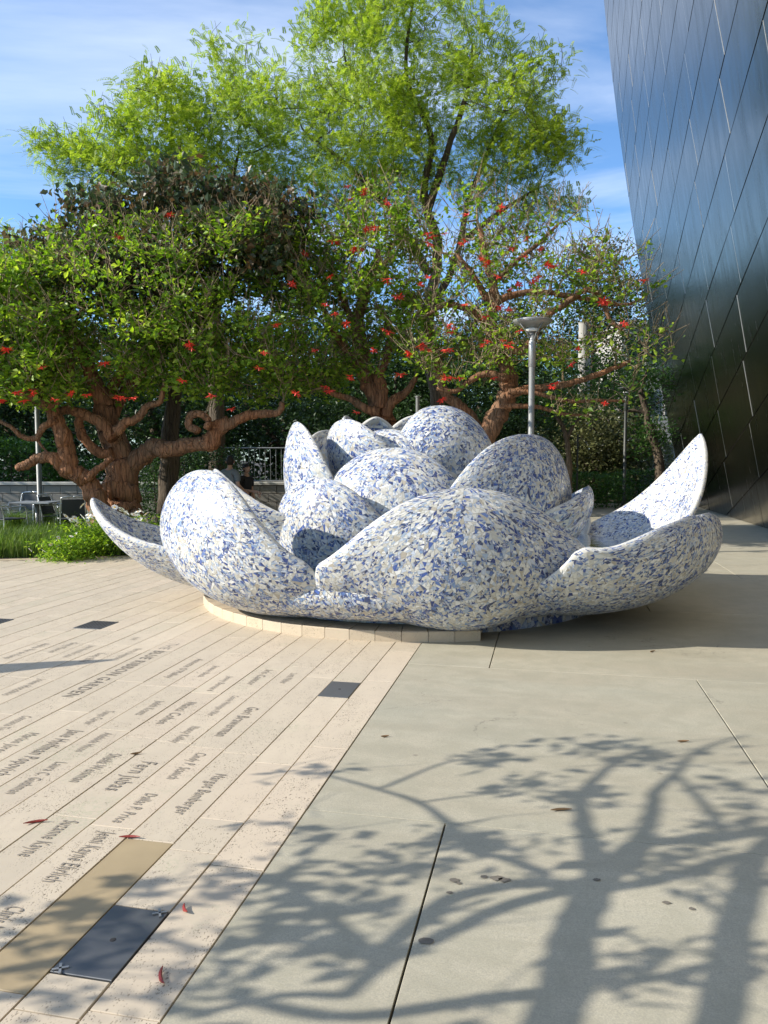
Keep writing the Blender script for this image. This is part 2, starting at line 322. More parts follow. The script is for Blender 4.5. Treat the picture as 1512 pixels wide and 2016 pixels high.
# concrete slabs
gap = 0.004
sj = [-13.4, -10.8, -8.2, -5.6, -3.0, -0.4, 2.0, 3.3, 5.86, 8.5, 11.1, 13.7, 16.3, 18.9, 21.5, 24.1, 26.7, 29.6]
sj = [3.28 + 2.59 * k for k in range(-6, 11)]
pav = []
for i in range(len(sj) - 1):
    off = -0.42 if (i % 2 == 1) else 1.08
    ps_ = [BP] + [q for q in np.arange(off - 3.0 * 6, 9, 3.0) if q > BP + 0.3 and q < 8.7] + [8.9]
    if sj[i] > 9.5: ps_ = [q for q in np.arange(off - 9.0, 9, 3.0) if q > -6] + [8.9]
    for a, b in zip(ps_[:-1], ps_[1:]):
        vs, fs = slab([(a + gap, sj[i] + gap * .7), (b - gap, sj[i] + gap * .7), (b - gap, sj[i + 1] - gap * .7), (a + gap, sj[i + 1] - gap * .7)], -0.03, 0.0, 0.003)
        MB().add(vs, fs).build('concrete_slab', M['concrete'], PLAZA)
# travertine planks
pe = [BP, -1.288] + [-1.288 - 0.22 * k for k in range(1, 66)]
known = {0: [(462, 1707), (620, 1470)], 1: [(535, 1503), (438, 1614), (375, 1676), (277, 1787), (158, 1924), (84, 1995)], 2: [(548, 1490), (290, 1654), (20, 1952)],
         3: [(445, 1475), (206, 1626)], 4: [(355, 1462), (141, 1607)], 5: [(281, 1452), (60, 1720)], 6: [(215, 1437)], 7: [(362, 1354), (10, 1600)], 8: [(305, 1345)], 9: [(388, 1284)]}
def bed_s(p):                                          # front edge of the planting bed, in s
    return 11.8 + (p + 6.2) * 0.42 - 0.012 * (p + 6.2) ** 2 if p < -4.6 else 12.45 + (p + 4.6) * 0.3
planks = []; special = {}
for k in range(len(pe) - 1):
    pb, pa = pe[k] - 0.0035, pe[k + 1] + 0.0035; pc = (pa + pb) / 2
    smax = bed_s(pc) - 0.22; cuts = []
    for (x, y) in known.get(k, []): cuts.append(ps(G(x, y))[1])
    cuts = sorted(cuts)
    s = (cuts[0] if cuts else 2.0 + random.random())
    lo = []
    while s > -4: s -= random.uniform(0.6, 1.3); lo.append(s)
    s = cuts[-1] if cuts else lo[0]; hi = []
    if not cuts: s = lo[0]; hi = []
    while s < smax:
        s += random.uniform(0.75, 1.6) if k > 3 else random.uniform(0.8, 2.0)
        hi.append(min(s, smax))
    sc = sorted(set([round(q, 4) for q in lo + cuts + hi])); sc = [q for q in sc if q <= smax + 1e-3]
    for a, b in zip(sc[:-1], sc[1:]):
        if b - a < 0.05: continue
        c = PS(pc, (a + b) / 2)
        if (c[0] - 0.35) ** 2 + (c[1] - 9.1) ** 2 < 1.7 ** 2: continue
        planks.append((k, pa, pb, a, b, c))
def is_sp(k, a, b):
    m = (a + b) / 2
    if k == 1:
        q0, q1 = ps(G(158, 1924))[1], ps(G(277, 1787))[1]
        if q0 < m < q1: return 'drain'
    if k == 2:
        q0, q1 = ps(G(20, 1952))[1], ps(G(290, 1654))[1]
        if q0 < m < q1: return 'dark'
    return None
def visible(c):
    x, y = proj((c[0], c[1], 0)); return -150 < x < 1650 and y < 2250 and y > 0
vis = [q for q in planks if visible(q[5])]; vis.sort(key=lambda q: q[5][1]); rest = [q for q in planks if not visible(q[5])] + vis[292:]; vis = vis[:292]
plank_objs = []
for (k, pa, pb, a, b, c) in vis:
    sp = is_sp(k, a, b); z = random.uniform(-0.0012, 0.0012)
    if sp == 'drain': continue
    j = 0.0022
    vs, fs = slab([(pa, a + j), (pb, a + j), (pb, b - j), (pa, b - j)], -0.03, z, 0.0025)
    o = MB().add(vs, fs).build('stone_plank', M['trav_dark'] if sp == 'dark' else M['travertine'], PLAZA)
    if sp == 'dark': o['label'] = 'brown stained replacement plank darker than the rest'
    plank_objs.append((k, pa, pb, a, b, z, o))
r_ = MB()
for (k, pa, pb, a, b, c) in rest:
    if b > bed_s((pa + pb) / 2) or (a + b) / 2 < -3: continue
    vs, fs = slab([(pa, a + .002), (pb, a + .002), (pb, b - .002), (pa, b - .002)], -0.03, 0, 0.0025); r_.add(vs, fs)
o = r_.build('stone_planks', M['travertine'], PLAZA); o['kind'] = 'stuff'
# border stones along the planting bed
for i, p in enumerate(np.arange(-14.0, -3.4, 1.1)):
    q = p + 1.095
    vs, fs = slab([(p, bed_s(p) - 0.21), (q, bed_s(q) - 0.21), (q, bed_s(q) + 0.05), (p, bed_s(p) + 0.05)], -0.03, 0.004, 0.004)
    MB().add(vs, fs).build('border_stone', M['travertine_edge'], PLAZA)
# inscriptions
def text_mesh(txt, size, xs):
    cu = bpy.data.curves.new('inscription', 'FONT'); cu.body = txt; cu.size = size; cu.align_x = 'LEFT'; cu.resolution_u = 2; cu.space_character = 1.08
    ob = bpy.data.objects.new('inscription', cu); col.objects.link(ob)
    dg = bpy.context.evaluated_depsgraph_get(); me = bpy.data.meshes.new_from_object(ob.evaluated_get(dg))
    bpy.data.objects.remove(ob); bpy.data.curves.remove(cu)
    me.materials.clear(); me.materials.append(M['ink']); return me
TX = [("THE BLUE RIBBON GARDEN", 365, 1268, 130, 1372, .15), ("Fern Jubas", 288, 1500, 204, 1555, .15), ("Dallas P. Price", 316, 1565, 241, 1621, .10), ("Margot Bamberger", 450, 1526, 365, 1605, .105),
      ("Cindy P. Stanich", 373, 1481, 304, 1531, .10), ("Sheila Weisman", 213, 1484, 119, 1538, .12), ("Laura C. Guthman", 139, 1503, 34, 1565, .11), ("Jane Hoffman Popovich", 153, 1438, -25, 1525, .15),
      ("Marion Jorgensen", 85, 1445, -24, 1498, .12), ("Adelaide Hixon", 196, 1442, 130, 1478, .10), ("Tanya Carter", 205, 1399, 151, 1425, .10), ("Constance Towers", 77, 1412, -6, 1448, .11),
      ("Geri Brawerman", 498, 1393, 423, 1449, .125), ("Connie Hennigan Miller", 476, 1371, 423, 1410, .08), ("Nanci Cohen", 378, 1383, 310, 1425, .12), ("Nancy Kelley", 376, 1430, 317, 1460, .10),
      ("Judith Krantz", 331, 1382, 280, 1409, .10), ("Suzanne Kayne", 111, 1613, 8, 1682, .12), ("Jenni Kayne Ehrlich", 180, 1635, 53, 1732, .12), ("Chris N", 45, 1788, -5, 1835, .12),
      ("Joann Hotchkis", 103, 1338, 18, 1370, .11), ("Lotte Melber", 590, 1327, 561, 1346, .09), ("Iris Cantor", 529, 1319, 487, 1348, .10), ("Jenny Bernard", 466, 1333, 431, 1362, .08),
      ("Annette O'Malley", 399, 1298, 333, 1335, .10), ("Jeanne Beck", 423, 1311, 389, 1333, .08), ("Lucy Ellis", 188, 1286, 140, 1302, .11), ("Andrea Van de Kamp", 107, 1268, 15, 1297, .11),
      ("Ginny Mancini", 160, 1266, 106, 1285, .10), ("Joan Hotchkis Stein", 193, 1272, 119, 1294, .10), ("Nancy Livingston", 268, 1277, 212, 1297, .10), ("Helen Wolff", 292, 1256, 275, 1261, .10)]
for (txt, x0, y0, x1, y1, size) in TX:
    a = ps(G(x0, y0)); b = ps(G(x1, y1)); pm = (a[0] + b[0]) / 2; sm_ = (a[1] + b[1]) / 2
    best = min(plank_objs, key=lambda q: (0 if q[2] >= pm >= q[1] else 5 + abs((q[1] + q[2]) / 2 - pm)) + (0 if q[3] <= sm_ <= q[4] else abs((q[3] + q[4]) / 2 - sm_)))
    me = text_mesh(txt, size * .88, 1); co = np.array([v.co[:] for v in me.vertices]); w = co[:, 0].max() - co[:, 0].min(); L = abs(a[1] - b[1])
    sx_ = L / w; pc = (best[1] + best[2]) / 2; pb_ = pm if best[2] - .05 > pm > best[1] + .05 else pc
    cy = (co[:, 1].max() + co[:, 1].min()) / 2
    for v in me.vertices:
        p_ = pc + (v.co.y - cy); s_ = max(a[1], b[1]) - (v.co.x - co[:, 0].min()) * sx_
        v.co = PS(p_, s_, best[5] + 0.0032)
    me.update(); link('inscription', me, best[6])
# drains and plates set in the paving
q0, q1 = ps(G(158, 1924))[1], ps(G(277, 1787))[1]
pt = empty('steel_cover_plate', PS((pe[1] + pe[2]) / 2, (q0 + q1) / 2)); tag(pt, 'large dark steel cover plate with a small centre hole in the near paving', 'cover plate')
pl = slab([(pe[2] + .004, q0 + .006), (pe[1] - .004, q0 + .006), (pe[1] - .004, q1 - .006), (pe[2] + .004, q1 - .006)], -0.03, 0.001, 0.002)
def local(vs, o): return [(v[0] - o.location[0], v[1] - o.location[1], v[2] - o.location[2]) for v in vs]
MB().add(local(pl[0], pt), pl[1]).build('plate', M['drain_steel'], pt)
hb = MB(); hb.lathe([(0.0001, 0), (0.009, 0), (0.011, -.001)], 12, (0.0, 0.0, 0.0022)); hb.build('lift_hole', M['cloth_black'], pt)
for (sa, pa_) in ((q1 - .02, pe[1] - .03), (q0 + .02, pe[2] + .03)):
    c = PS(pa_, sa); f_ = MB()
    for a_ in (0.3, 1.9): f_.box((c[0] - pt.location[0], c[1] - pt.location[1], 0.004), (0.05, 0.008, 0.004), a_)
    f_.build('bent_clip', M['steel'], pt)
qa, qb = ps(G(638, 1357)), ps(G(690, 1357))
g0, g1 = ps(G(635, 1372)), ps(G(690, 1344)); kk = min(range(len(pe) - 1), key=lambda i: abs((pe[i] + pe[i + 1]) / 2 - (ps(G(664, 1358))[0])))
p2 = empty('small_steel_cover', PS((pe[kk] + pe[kk + 1]) / 2, (g0[1] + g1[1]) / 2)); tag(p2, 'small square dark grey steel cover flush in the paving near the fountain', 'cover plate')
pl = slab([(pe[kk + 1] + .004, g0[1] + .004), (pe[kk] - .004, g0[1] + .004), (pe[kk] - .004, g1[1] - .004), (pe[kk + 1] + .004, g1[1] - .004)], -0.01, 0.0045, 0.002)
MB().add(local(pl[0], p2), pl[1]).build('plate', M['drain_steel'], p2)
hb = MB(); hb.lathe([(0.0001, 0), (0.008, 0), (0.01, -.001)], 10, (0, 0, 0.0058)); hb.build('lift_hole', M['cloth_black'], p2)
for (x, y, lab) in ((170, 1230, 'perforated dark drain grate in the plank paving left of the fountain'), (-8, 1226, 'perforated dark drain grate cut by the left edge of the photo')):
    c = G(x, y); pp, ss = ps(c); kk = min(range(len(pe) - 1), key=lambda i: abs((pe[i] + pe[i + 1]) / 2 - pp)); pc = (pe[kk] + pe[kk + 1]) / 2
    o = empty('drain_grate', PS(pc, ss)); tag(o, lab, 'drain grate', 'perforated drain grates in the paving')
    vs, fs = slab([(pc - .14, ss - .17), (pc + .14, ss - .17), (pc + .14, ss + .17), (pc - .14, ss + .17)], -0.01, 0.005, 0.002)
    MB().add(local(vs, o), fs).build('frame', M['drain_steel'], o)
    hm = MB()
    for i in range(7):
        for j in range(8):
            q = PS(pc - .105 + i * .035, ss - .13 + j * .037); hm.lathe([(0.0001, 0), (0.012, 0), (0.0135, -.001)], 8, (q[0] - o.location[0], q[1] - o.location[1], 0.0068))
    h_ = hm.build('holes', M['cloth_black'], o)
# litter
def pod(x, y, rz, L, mat, lab, n='seed_pod'):
    c = G(x, y); m = MB(); t_ = np.linspace(-1, 1, 7)
    m.tube([(q * L / 2, 0.12 * L * (1 - q * q), 0.006 + 0.004 * q * q) for q in t_], [0.0015, .004, .006, .006, .006, .004, .0015], 5)
    o = m.build(n, mat); o.location = (c[0], c[1], 0.001); o.rotation_euler = (0, 0, rz); tag(o, lab, 'seed pod' if n == 'seed_pod' else 'leaf', 'fallen red seed pods' if n == 'seed_pod' else None)
pod(322, 1925, 1.9, .085, M['pod_red'], 'red seed pod nearest the camera, right of the steel plate'); pod(366, 1792, 2.0, .055, M['pod_red'], 'short red seed pod just beyond the corner of the steel plate')
pod(70, 1622, .35, .10, M['pod_red'], 'straight red seed pod beside a name at the left of the paving'); pod(255, 1652, .0, .09, M['pod_red'], 'thin red seed pod lying along the far end of the brown plank')
pod(1105, 1598, .1, .10, M['dry_leaf'], 'curled dry leaf inside the tree shadow on the concrete', 'dry_leaf'); pod(1345, 1462, .1, .07, M['dry_leaf'], 'dark dry leaf on concrete at the upper edge of the tree shadow', 'dry_leaf')
pod(268, 1486, .5, .06, M['dry_leaf'], 'tan dry leaf between two engraved names', 'dry_leaf'); pod(1285, 1284, .6, .07, M['dry_leaf'], 'dry leaf on sunlit concrete in front of the fountain shadow', 'dry_leaf')
pod(758, 1452, .3, .05, M['dry_leaf'], 'small tan dry leaf on concrete near the travertine edge', 'dry_leaf')
t = NT('stain', 0.8); t.base(t.mix(t.noise(t.coord(), 30, 3), (0.10, 0.085, 0.065), (0.2, 0.18, 0.15)))
for i, (x, y, r1) in enumerate([(895, 1734, .014), (953, 1727, .010), (978, 1730, .018), (992, 1733, .016), (903, 1740, .008), (885, 1758, .008), (838, 1854, .017), (1312, 1778, .010), (1362, 1790, .008), (1175, 1733, .010)]):
    c = G(x, y); n = 14; ph = [random.uniform(.75, 1.2) for _ in range(n)]
    m = MB(); m.add([(r1 * 1.5 * ph[k] * cos(2 * pi * k / n), r1 * ph[k] * sin(2 * pi * k / n), 0) for k in range(n)], [tuple(range(n))])
    o = m.build('stain', t.m, PLAZA); o.location = (c[0], c[1], 0.003)

# ------------------------------------------------------------------ curved metal wall on the right
def pH(H): return 5.0 - 0.215 * H + 0.0032 * H * H
def sE(H): return 30.2 + 0.105 * H + 0.0035 * H * H
def WP(s, H, off=0.0):
    s = min(s, sE(max(H, 0))); return PS(pH(H) + off, s, H)
BH = 27.0
bld = empty('metal_clad_building', PS(6.5, 18, 0)); tag(bld, 'tall dark metal-clad building wall leaning over the plaza on the right', 'building')
def addb(m, vs, fs): m.add(local(vs, bld), fs)
core = MB(); ns, nh = 2, 14; vs = []
hs_ = np.linspace(-0.03, BH, nh)
for H in hs_:
    e = sE(max(H, 0)) - 0.03
    vs += [PS(pH(H) + 0.03, -12, H), PS(pH(H) + 0.03, e, H), PS(pH(H) + 9.0, e + 1.0, H), PS(pH(H) + 9.0, -12, H)]
fs = []
for i in range(nh - 1):
    for k in range(4): fs.append((4 * i + k, 4 * i + (k + 1) % 4, 4 * i + 4 + (k + 1) % 4, 4 * i + 4 + k))
fs.append(tuple(4 * (nh - 1) + k for k in range(4)))
addb(core, vs, fs); core.build('wall_core', M['joint'], bld)
def clip(poly, fn):
    o_ = []
    for i in range(len(poly)):
        a, b = poly[i], poly[(i + 1) % len(poly)]; fa, fb = fn(a), fn(b)
        if fa >= 0: o_.append(a)
        if (fa > 0 and fb < 0) or (fa < 0 and fb > 0):
            t_ = fa / (fa - fb); o_.append((a[0] + (b[0] - a[0]) * t_, a[1] + (b[1] - a[1]) * t_))
    return o_
cnt = 0; far_panels = MB()
for k in range(-16, 10):
    for mI in range(-8, 8):
        sh = 17.17 + 0.35 * k + (0.006 * k * k if k > 0 else 0)
        c0, c1 = 8.55 - 1.27 * k, 8.55 - 1.27 * (k + 1)
        def corner(j, top):
            lean = 0.0 if top else (-0.22 if k < 1 else -0.1 if k < 3 else 0.0)
            s = sh + 3.35 * j + lean; return (s, (c0 if top else c1) - 0.265 * (s - 20))
        e = 0.016; q = [corner(mI, 1), corner(mI, 0), corner(mI + 1, 0), corner(mI + 1, 1)]
        q = [(q[0][0] + e * .6, q[0][1] - e), (q[1][0] + e * .6, q[1][1] + e), (q[2][0] - e * .6, q[2][1] + e), (q[3][0] - e * .6, q[3][1] - e)]
        q = clip(q, lambda a: a[1] - 0.01); q = clip(q, lambda a: BH - 0.2 - a[1]) if len(q) > 2 else q
        q = clip(q, lambda a: a[0] + 11) if len(q) > 2 else q
        q = clip(q, lambda a: sE(max(a[1], 0)) - a[0]) if len(q) > 2 else q
        if len(q) < 3: continue
        # densify vertical edges a little so the panel follows the curve
        d_ = []
        for i in range(len(q)):
            a, b = q[i], q[(i + 1) % len(q)]; d_.append(a)
            if abs(a[1] - b[1]) > .6: d_.append(((a[0] + b[0]) / 2, (a[1] + b[1]) / 2))
        q = d_; n = len(q); tw = random.uniform(-.0035, .0035); sc_ = np.mean([a[0] for a in q])
        fr = [WP(a[0], a[1], tw * (a[0] - sc_)) for a in q]; bk = [WP(a[0], a[1], 0.03) for a in q]
        cc = np.mean(np.array(fr), axis=0); X, Y = proj(cc)
        vs = fr + bk; fs = [tuple(range(n - 1, -1, -1))] + [(i, (i + 1) % n, n + (i + 1) % n, n + i) for i in range(n)]
        inview = any(-100 < proj(v)[0] < 1700 and -250 < proj(v)[1] < 2100 for v in fr)
        if inview and cnt < 296:
            cnt += 1; m = MB(); m.add(local(vs, bld), fs)
            # thin raised lip of paler metal along the joint
            if k > -9:
                a, b = corner(mI, 1), corner(mI, 0)
                l_ = [(a[0], a[1] - .02), (b[0], b[1] + .02)]
                l_ = [x for x in l_ if x[1] > 0.02 and x[0] < sE(x[1]) - .05]
                if len(l_) == 2:
                    m.mi = 1; w_ = 0.008
                    lv = []
                    for (s, H) in l_: lv += [WP(s - w_, H, 0.004), WP(s - w_, H, -0.003), WP(s + w_, H, -0.003), WP(s + w_, H, 0.004)]
                    m.add(local(lv, bld), [(0, 1, 5, 4), (1, 2, 6, 5), (2, 3, 7, 6)])
            m.build('metal_panel', [M['metal_panel'], M['panel_lip']], bld)
        else: far_panels.add(local(vs, bld), fs)
if far_panels.n: o = far_panels.build('metal_panels', M['metal_panel'], bld); o['kind'] = 'stuff'

# ------------------------------------------------------------------ flower fountain
FC = np.array([0.35, 9.1])
ft = empty('flower_fountain', (FC[0], FC[1], 0)); tag(ft, 'large open flower fountain covered in broken blue and white tile', 'fountain')
def make_surf(az, prof, Wd, cup, n_exp=2.6, vmax=0.42, base=0.62, skew=0.0, roll=0.0, ridge=0.0, cx=0.0, cy=0.0):
    P = np.array(prof, float); az = R(az); e_r = np.array([sin(az), -cos(az), 0.0]); e_t = np.array([cos(az), sin(az), 0.0]); e_z = np.array([0, 0, 1.0])
    def S(u, v):
        b = [(1 - v) ** 3, 3 * v * (1 - v) ** 2, 3 * v * v * (1 - v), v ** 3]
        r = sum(b[i] * P[i][0] for i in range(4)); z = sum(b[i] * P[i][1] for i in range(4))
        d = [3 * (1 - v) ** 2, 6 * v * (1 - v), 3 * v * v]
        dr = sum(d[i] * (P[i + 1][0] - P[i][0]) for i in range(3)); dz = sum(d[i] * (P[i + 1][1] - P[i][1]) for i in range(3))
        l = np.sqrt(dr * dr + dz * dz) + 1e-9; nr, nz = -dz / l, dr / l               # inward normal
        f = np.where(v < vmax, base + (1 - base) * np.sin(np.clip(v / vmax, 0, 1) * pi / 2), (np.clip(1 - np.clip((v - vmax) / (1 - vmax), 0, 1) ** n_exp, 0, 1)) ** (1 / n_exp))
        f = np.maximum(f, 0.02)
        be = R(cup) * (0.45 + 0.55 * np.minimum(1, v * 1.8)); sb = np.sin(be)
        lat = Wd * np.sin(be * u * f) / sb + skew * v * v; dep = Wd * (1 - np.cos(be * u * f)) / sb
        dep = dep - roll * (np.abs(u) * f) ** 4 * v - ridge * Wd * np.cos(u * f * pi * 1.5) * np.sin(v * pi) * 0.1
        rr = r + nr * dep; zz = z + nz * dep
        return rr[..., None] * e_r + lat[..., None] * e_t + zz[..., None] * e_z + np.array([cx, cy, 0])
    return S
def normals(S, u, v, e=2e-3):
    u0 = np.clip(u, -1 + e, 1 - e); v0 = np.clip(v, e, 1 - e)
    a = S(u0 + e, v0) - S(u0 - e, v0); b = S(u0, v0 + e) - S(u0, v0 - e); n = np.cross(a, b); return n / (np.linalg.norm(n, axis=-1)[..., None] + 1e-12)
def thick(u, v, t0): return t0 * np.sqrt(np.clip(1 - np.abs(u) ** 9, 0, 1)) * np.sqrt(np.clip(1 - v ** 14, 0, 1)) + 0.006
PALB = np.array([(0.03, 0.055, 0.20), (0.06, 0.11, 0.33), (0.10, 0.16, 0.35), (0.19, 0.27, 0.43), (0.05, 0.07, 0.15)]); 
PALW = np.array([(0.62, 0.61, 0.56), (0.53, 0.51, 0.45), (0.70, 0.70, 0.68), (0.47, 0.52, 0.60), (0.33, 0.40, 0.50), (0.42, 0.38, 0.31)])
big_tiles = []
from mathutils import noise as mnoise
def shards(S, area, t0, side, bluep, dom=(-1, 1, 0, 1)):
    gu = np.linspace(-.98, .98, 22); gv = np.linspace(.02, .985, 22); UU, VV = np.meshgrid(gu, gv, indexing='ij'); e = 1e-3
    su = np.linalg.norm(S(UU + e, VV) - S(UU - e, VV), axis=-1) / (2 * e); sv = np.linalg.norm(S(UU, VV + e) - S(UU, VV - e), axis=-1) / (2 * e)
    su = su.tolist(); sv = sv.tolist()
    def met(u, v):
        i = min(21, max(0, int((u + 1) * 10.99))); j = min(21, max(0, int(v * 21.99))); return su[i][j], sv[i][j]
    out_ = []; rnd = random.random; stack = [[(dom[0], dom[2]), (dom[1], dom[2]), (dom[1], dom[3]), (dom[0], dom[3])]]
    while stack:
        p = stack.pop(); n = len(p)
        cu = sum(q[0] for q in p) / n; cv = sum(q[1] for q in p) / n; a, b = met(cu, cv)
        A = 0.0
        for i in range(n):
            q, w = p[i], p[i - 1]; A += w[0] * q[1] - q[0] * w[1]
        A = abs(A) * .5 * a * b
        if A < area * (0.22 + 3.0 * rnd() ** 3) or n > 9: 
            if A > area * 0.03: out_.append(p)
            continue
        # principal direction in metric space
        xx = yy = xy = 0
        for q in p:
            x = (q[0] - cu) * a; y = (q[1] - cv) * b; xx += x * x; yy += y * y; xy += x * y
        th = 0.5 * math.atan2(2 * xy, xx - yy) + (rnd() - .5) * 2.3
        nx, ny = cos(th) * a, sin(th) * b; k = 0.25 * math.sqrt(max(xx, yy) / n)
        off = (rnd() - .5) * 2 * k; d = [(q[0] - cu) * nx + (q[1] - cv) * ny - off for q in p]
        A1, A2 = [], []
        for i in range(n):
            j = (i + 1) % n
            if d[i] >= 0: A1.append(p[i])
            else: A2.append(p[i])
            if d[i] * d[j] < 0:
                t_ = d[i] / (d[i] - d[j]); m = (p[i][0] + (p[j][0] - p[i][0]) * t_, p[i][1] + (p[j][1] - p[i][1]) * t_); A1.append(m); A2.append(m)
        if len(A1) > 2: stack.append(A1)
        if len(A2) > 2: stack.append(A2)
    N = np.array([len(p) for p in out_]); allp = np.array([q for p in out_ for q in p]); idx = np.repeat(np.arange(len(N)), N)
    cen = np.stack([np.bincount(idx, allp[:, 0]) / N, np.bincount(idx, allp[:, 1]) / N], 1)
    def place(k, h):
        uv = cen[idx] + (allp - cen[idx]) * k[idx][:, None]; u, v = uv[:, 0], uv[:, 1]
        n = normals(S, u, v); return S(u, v) + n * (side * (thick(u, v, t0) / 2 + h))[..., None]
    sz = np.sqrt(area); k1 = np.full(len(N), 1 - 0.0030 / sz); k2 = np.full(len(N), 1 - 0.0042 / sz)
    lift = 0.0005
    Vt = place(k2, lift + 0.001); Vb = place(k1, -0.001)
    return N, idx, Vt, Vb, cen
def tile_mesh(N, Vt, Vb, side):
    tot = len(Vt); st = np.zeros(len(N), int); st[1:] = np.cumsum(N)[:-1]
    loops = []; pn = []
    ar = np.arange(tot)
    top = ar.copy()
    if side < 0:
        rev = np.concatenate([np.arange(s + n - 1, s - 1, -1) for s, n in zip(st, N)]); top = rev
    nxt = ar + 1; nxt[st + N - 1] = st
    if side > 0: q = np.stack([nxt, ar, ar + tot, nxt + tot], 1)
    else: q = np.stack([ar, nxt, nxt + tot, ar + tot], 1)
    return np.vstack([Vt, Vb]), np.concatenate([N, np.full(tot, 4)]), np.concatenate([top, q.ravel()])
def tile_cols(cent, bluep, seed):
    n = len(cent); f = np.array([mnoise.noise(Vector((c[0] * 2.4 + seed, c[1] * 2.4, c[2] * 2.4))) for c in cent]); f2 = np.array([mnoise.noise(Vector((c[0] * 7 + seed, c[1] * 7, c[2] * 7 + 9))) for c in cent])
    pb = np.clip(bluep - .02 + 0.22 * f + 0.38 * f2, 0.04, 0.92); r = rng.random(n); isb = r < pb
    cb_ = PALB[rng.integers(0, 5, n)]; cw = PALW[rng.choice(6, n, p=[.28, .22, .18, .14, .10, .08])]
    c = np.where(isb[:, None], cb_, cw) * rng.uniform(.9, 1.08, (n, 1)); al = np.where(isb, (rng.random(n) < .4) * .9, 0.0)
    return np.hstack([np.clip(c, 0, .86), al[:, None]])
def petal(az, prof, Wd, cup, t0=0.10, area=0.00085, bluep=0.40, sides=(1, -1), label=None, **kw):
    S = make_surf(az, prof, Wd, cup, **kw)
    nu, nv = 34, 34; u = np.sin(np.linspace(-pi / 2, pi / 2, nu)); v = np.sin(np.linspace(0, pi / 2, nv)); UU, VV = np.meshgrid(u, v, indexing='ij')
    n = normals(S, UU, VV); th = thick(UU, VV, t0)[..., None]; A = S(UU, VV) + n * th / 2; B = S(UU, VV) - n * th / 2
    V = np.vstack([A.reshape(-1, 3), B.reshape(-1, 3)]); o_ = nu * nv
    i, j = np.meshgrid(np.arange(nu - 1), np.arange(nv - 1), indexing='ij'); q = (i * nv + j).ravel()
    f1 = np.stack([q, q + nv, q + nv + 1, q + 1], 1); f2 = f1[:, ::-1] + o_
    ed = [(k * nv, (k + 1) * nv) for k in range(nu - 1)] + [((nu - 1) * nv + k, (nu - 1) * nv + k + 1) for k in range(nv - 1)] + [((k + 1) * nv + nv - 1, k * nv + nv - 1) for k in range(nu - 1)] + [(k + 1, k) for k in range(nv - 1)]
    f3 = np.array([(b, a, a + o_, b + o_) for a, b in ed]); F = np.vstack([f1, f2, f3])
    body = link('petal', quick_mesh('petal', V, np.full(len(F), 4), F, M['grout'], True), ft)
    if label: body['label'] = label
    # cross(du,dv) points: outward or inward?  side +1 follows it
    allN, allT, allB, cents = [], [], [], []
    for sd_ in sides:
        N, idx, Vt, Vb, cen = shards(S, area, t0, sd_, bluep)
        st = np.zeros(len(N), int); st[1:] = np.cumsum(N)[:-1]
        cc = np.stack([np.bincount(idx, Vt[:, d]) / N for d in range(3)], 1)
        cols_ = tile_cols(cc, bluep, az * .37 + sd_)
        # pick candidates to become single tile objects
        wc = cc + np.array([FC[0], FC[1], 0]); nn = np.cross(Vt[np.minimum(st + 1, len(Vt) - 1)] - Vt[st], Vt[np.minimum(st + 2, len(Vt) - 1)] - Vt[st]) * sd_ * .5
        toc = np.array([0, 0, EYE]) - wc; d = np.linalg.norm(toc, axis=1); face = np.einsum('ij,ij->i', nn, toc) / d ** 3
        single = np.zeros(len(N), bool)
        if len(big_cut) and az in FRONT:
            order = np.argsort(-face)[:FRONT[az]]; single[order] = True
        for k in np.nonzero(single)[0]:
            s, n_ = st[k], N[k]; o = Vt[s:s + n_].mean(0); tv, tn, tl = tile_mesh(np.array([n_]), Vt[s:s + n_] - o, Vb[s:s + n_] - o, sd_)
            me = quick_mesh('tile', tv, tn, tl, M['broken_tile'], False, np.repeat(cols_[k][None], len(tn), 0)); link('tile', me, body, tuple(o))
        keep = ~single; km = np.repeat(keep, N); Nk = N[keep]
        tv, tn, tl = tile_mesh(Nk, Vt[km], Vb[km], sd_)
        ck = cols_[keep]; fc = np.vstack([ck, np.repeat(ck, Nk, axis=0)])
        me = quick_mesh('tile_mosaic', tv, tn, tl, M['broken_tile'], False, fc); o = link('tile_mosaic', me, body); o['kind'] = 'stuff'
    return body
big_cut = [1]; FRONT = {-42: 100, 9: 110, 50: 80}
# outer ring
petal(-42, [(1.75, .13), (2.65, .06), (3.30, .62), (2.72, 1.50)], 1.05, 40, .13, bluep=.36, n_exp=2.2, vmax=.30, base=1.15, skew=-.30, label='tall cupped front petal left of the pool gap')
petal(9, [(1.75, .13), (2.60, .06), (3.12, .55), (2.70, 1.36)], 1.31, 36, .12, bluep=.36, n_exp=2.1, vmax=.40, base=1.0, ridge=.5, skew=-.10, label='broad front petal with a low rounded rim')
petal(50, [(1.75, .14), (2.6, .06), (3.55, .45), (3.30, 1.10)], 1.42, 40, .13, bluep=.38, n_exp=3.2, vmax=.45, base=.85, label='long bowl-shaped right petal with a flat rim')
petal(98, [(1.7, .10), (2.7, .12), (3.3, .60), (3.62, 1.92)], 1.25, 42, .10, bluep=.30, n_exp=1.35, vmax=.25, label='pointed upright petal at the far right')
petal(-80, [(1.6, .14), (2.6, .10), (3.3, .45), (3.62, 1.18)], 1.10, 48, .10, bluep=.36, n_exp=1.5, vmax=.3, label='long pointed petal at the far left')
petal(-118, [(1.7, .1), (2.4, .1), (3.1, .4), (3.25, .98)], .9, 45, .10, area=.003, n_exp=2)
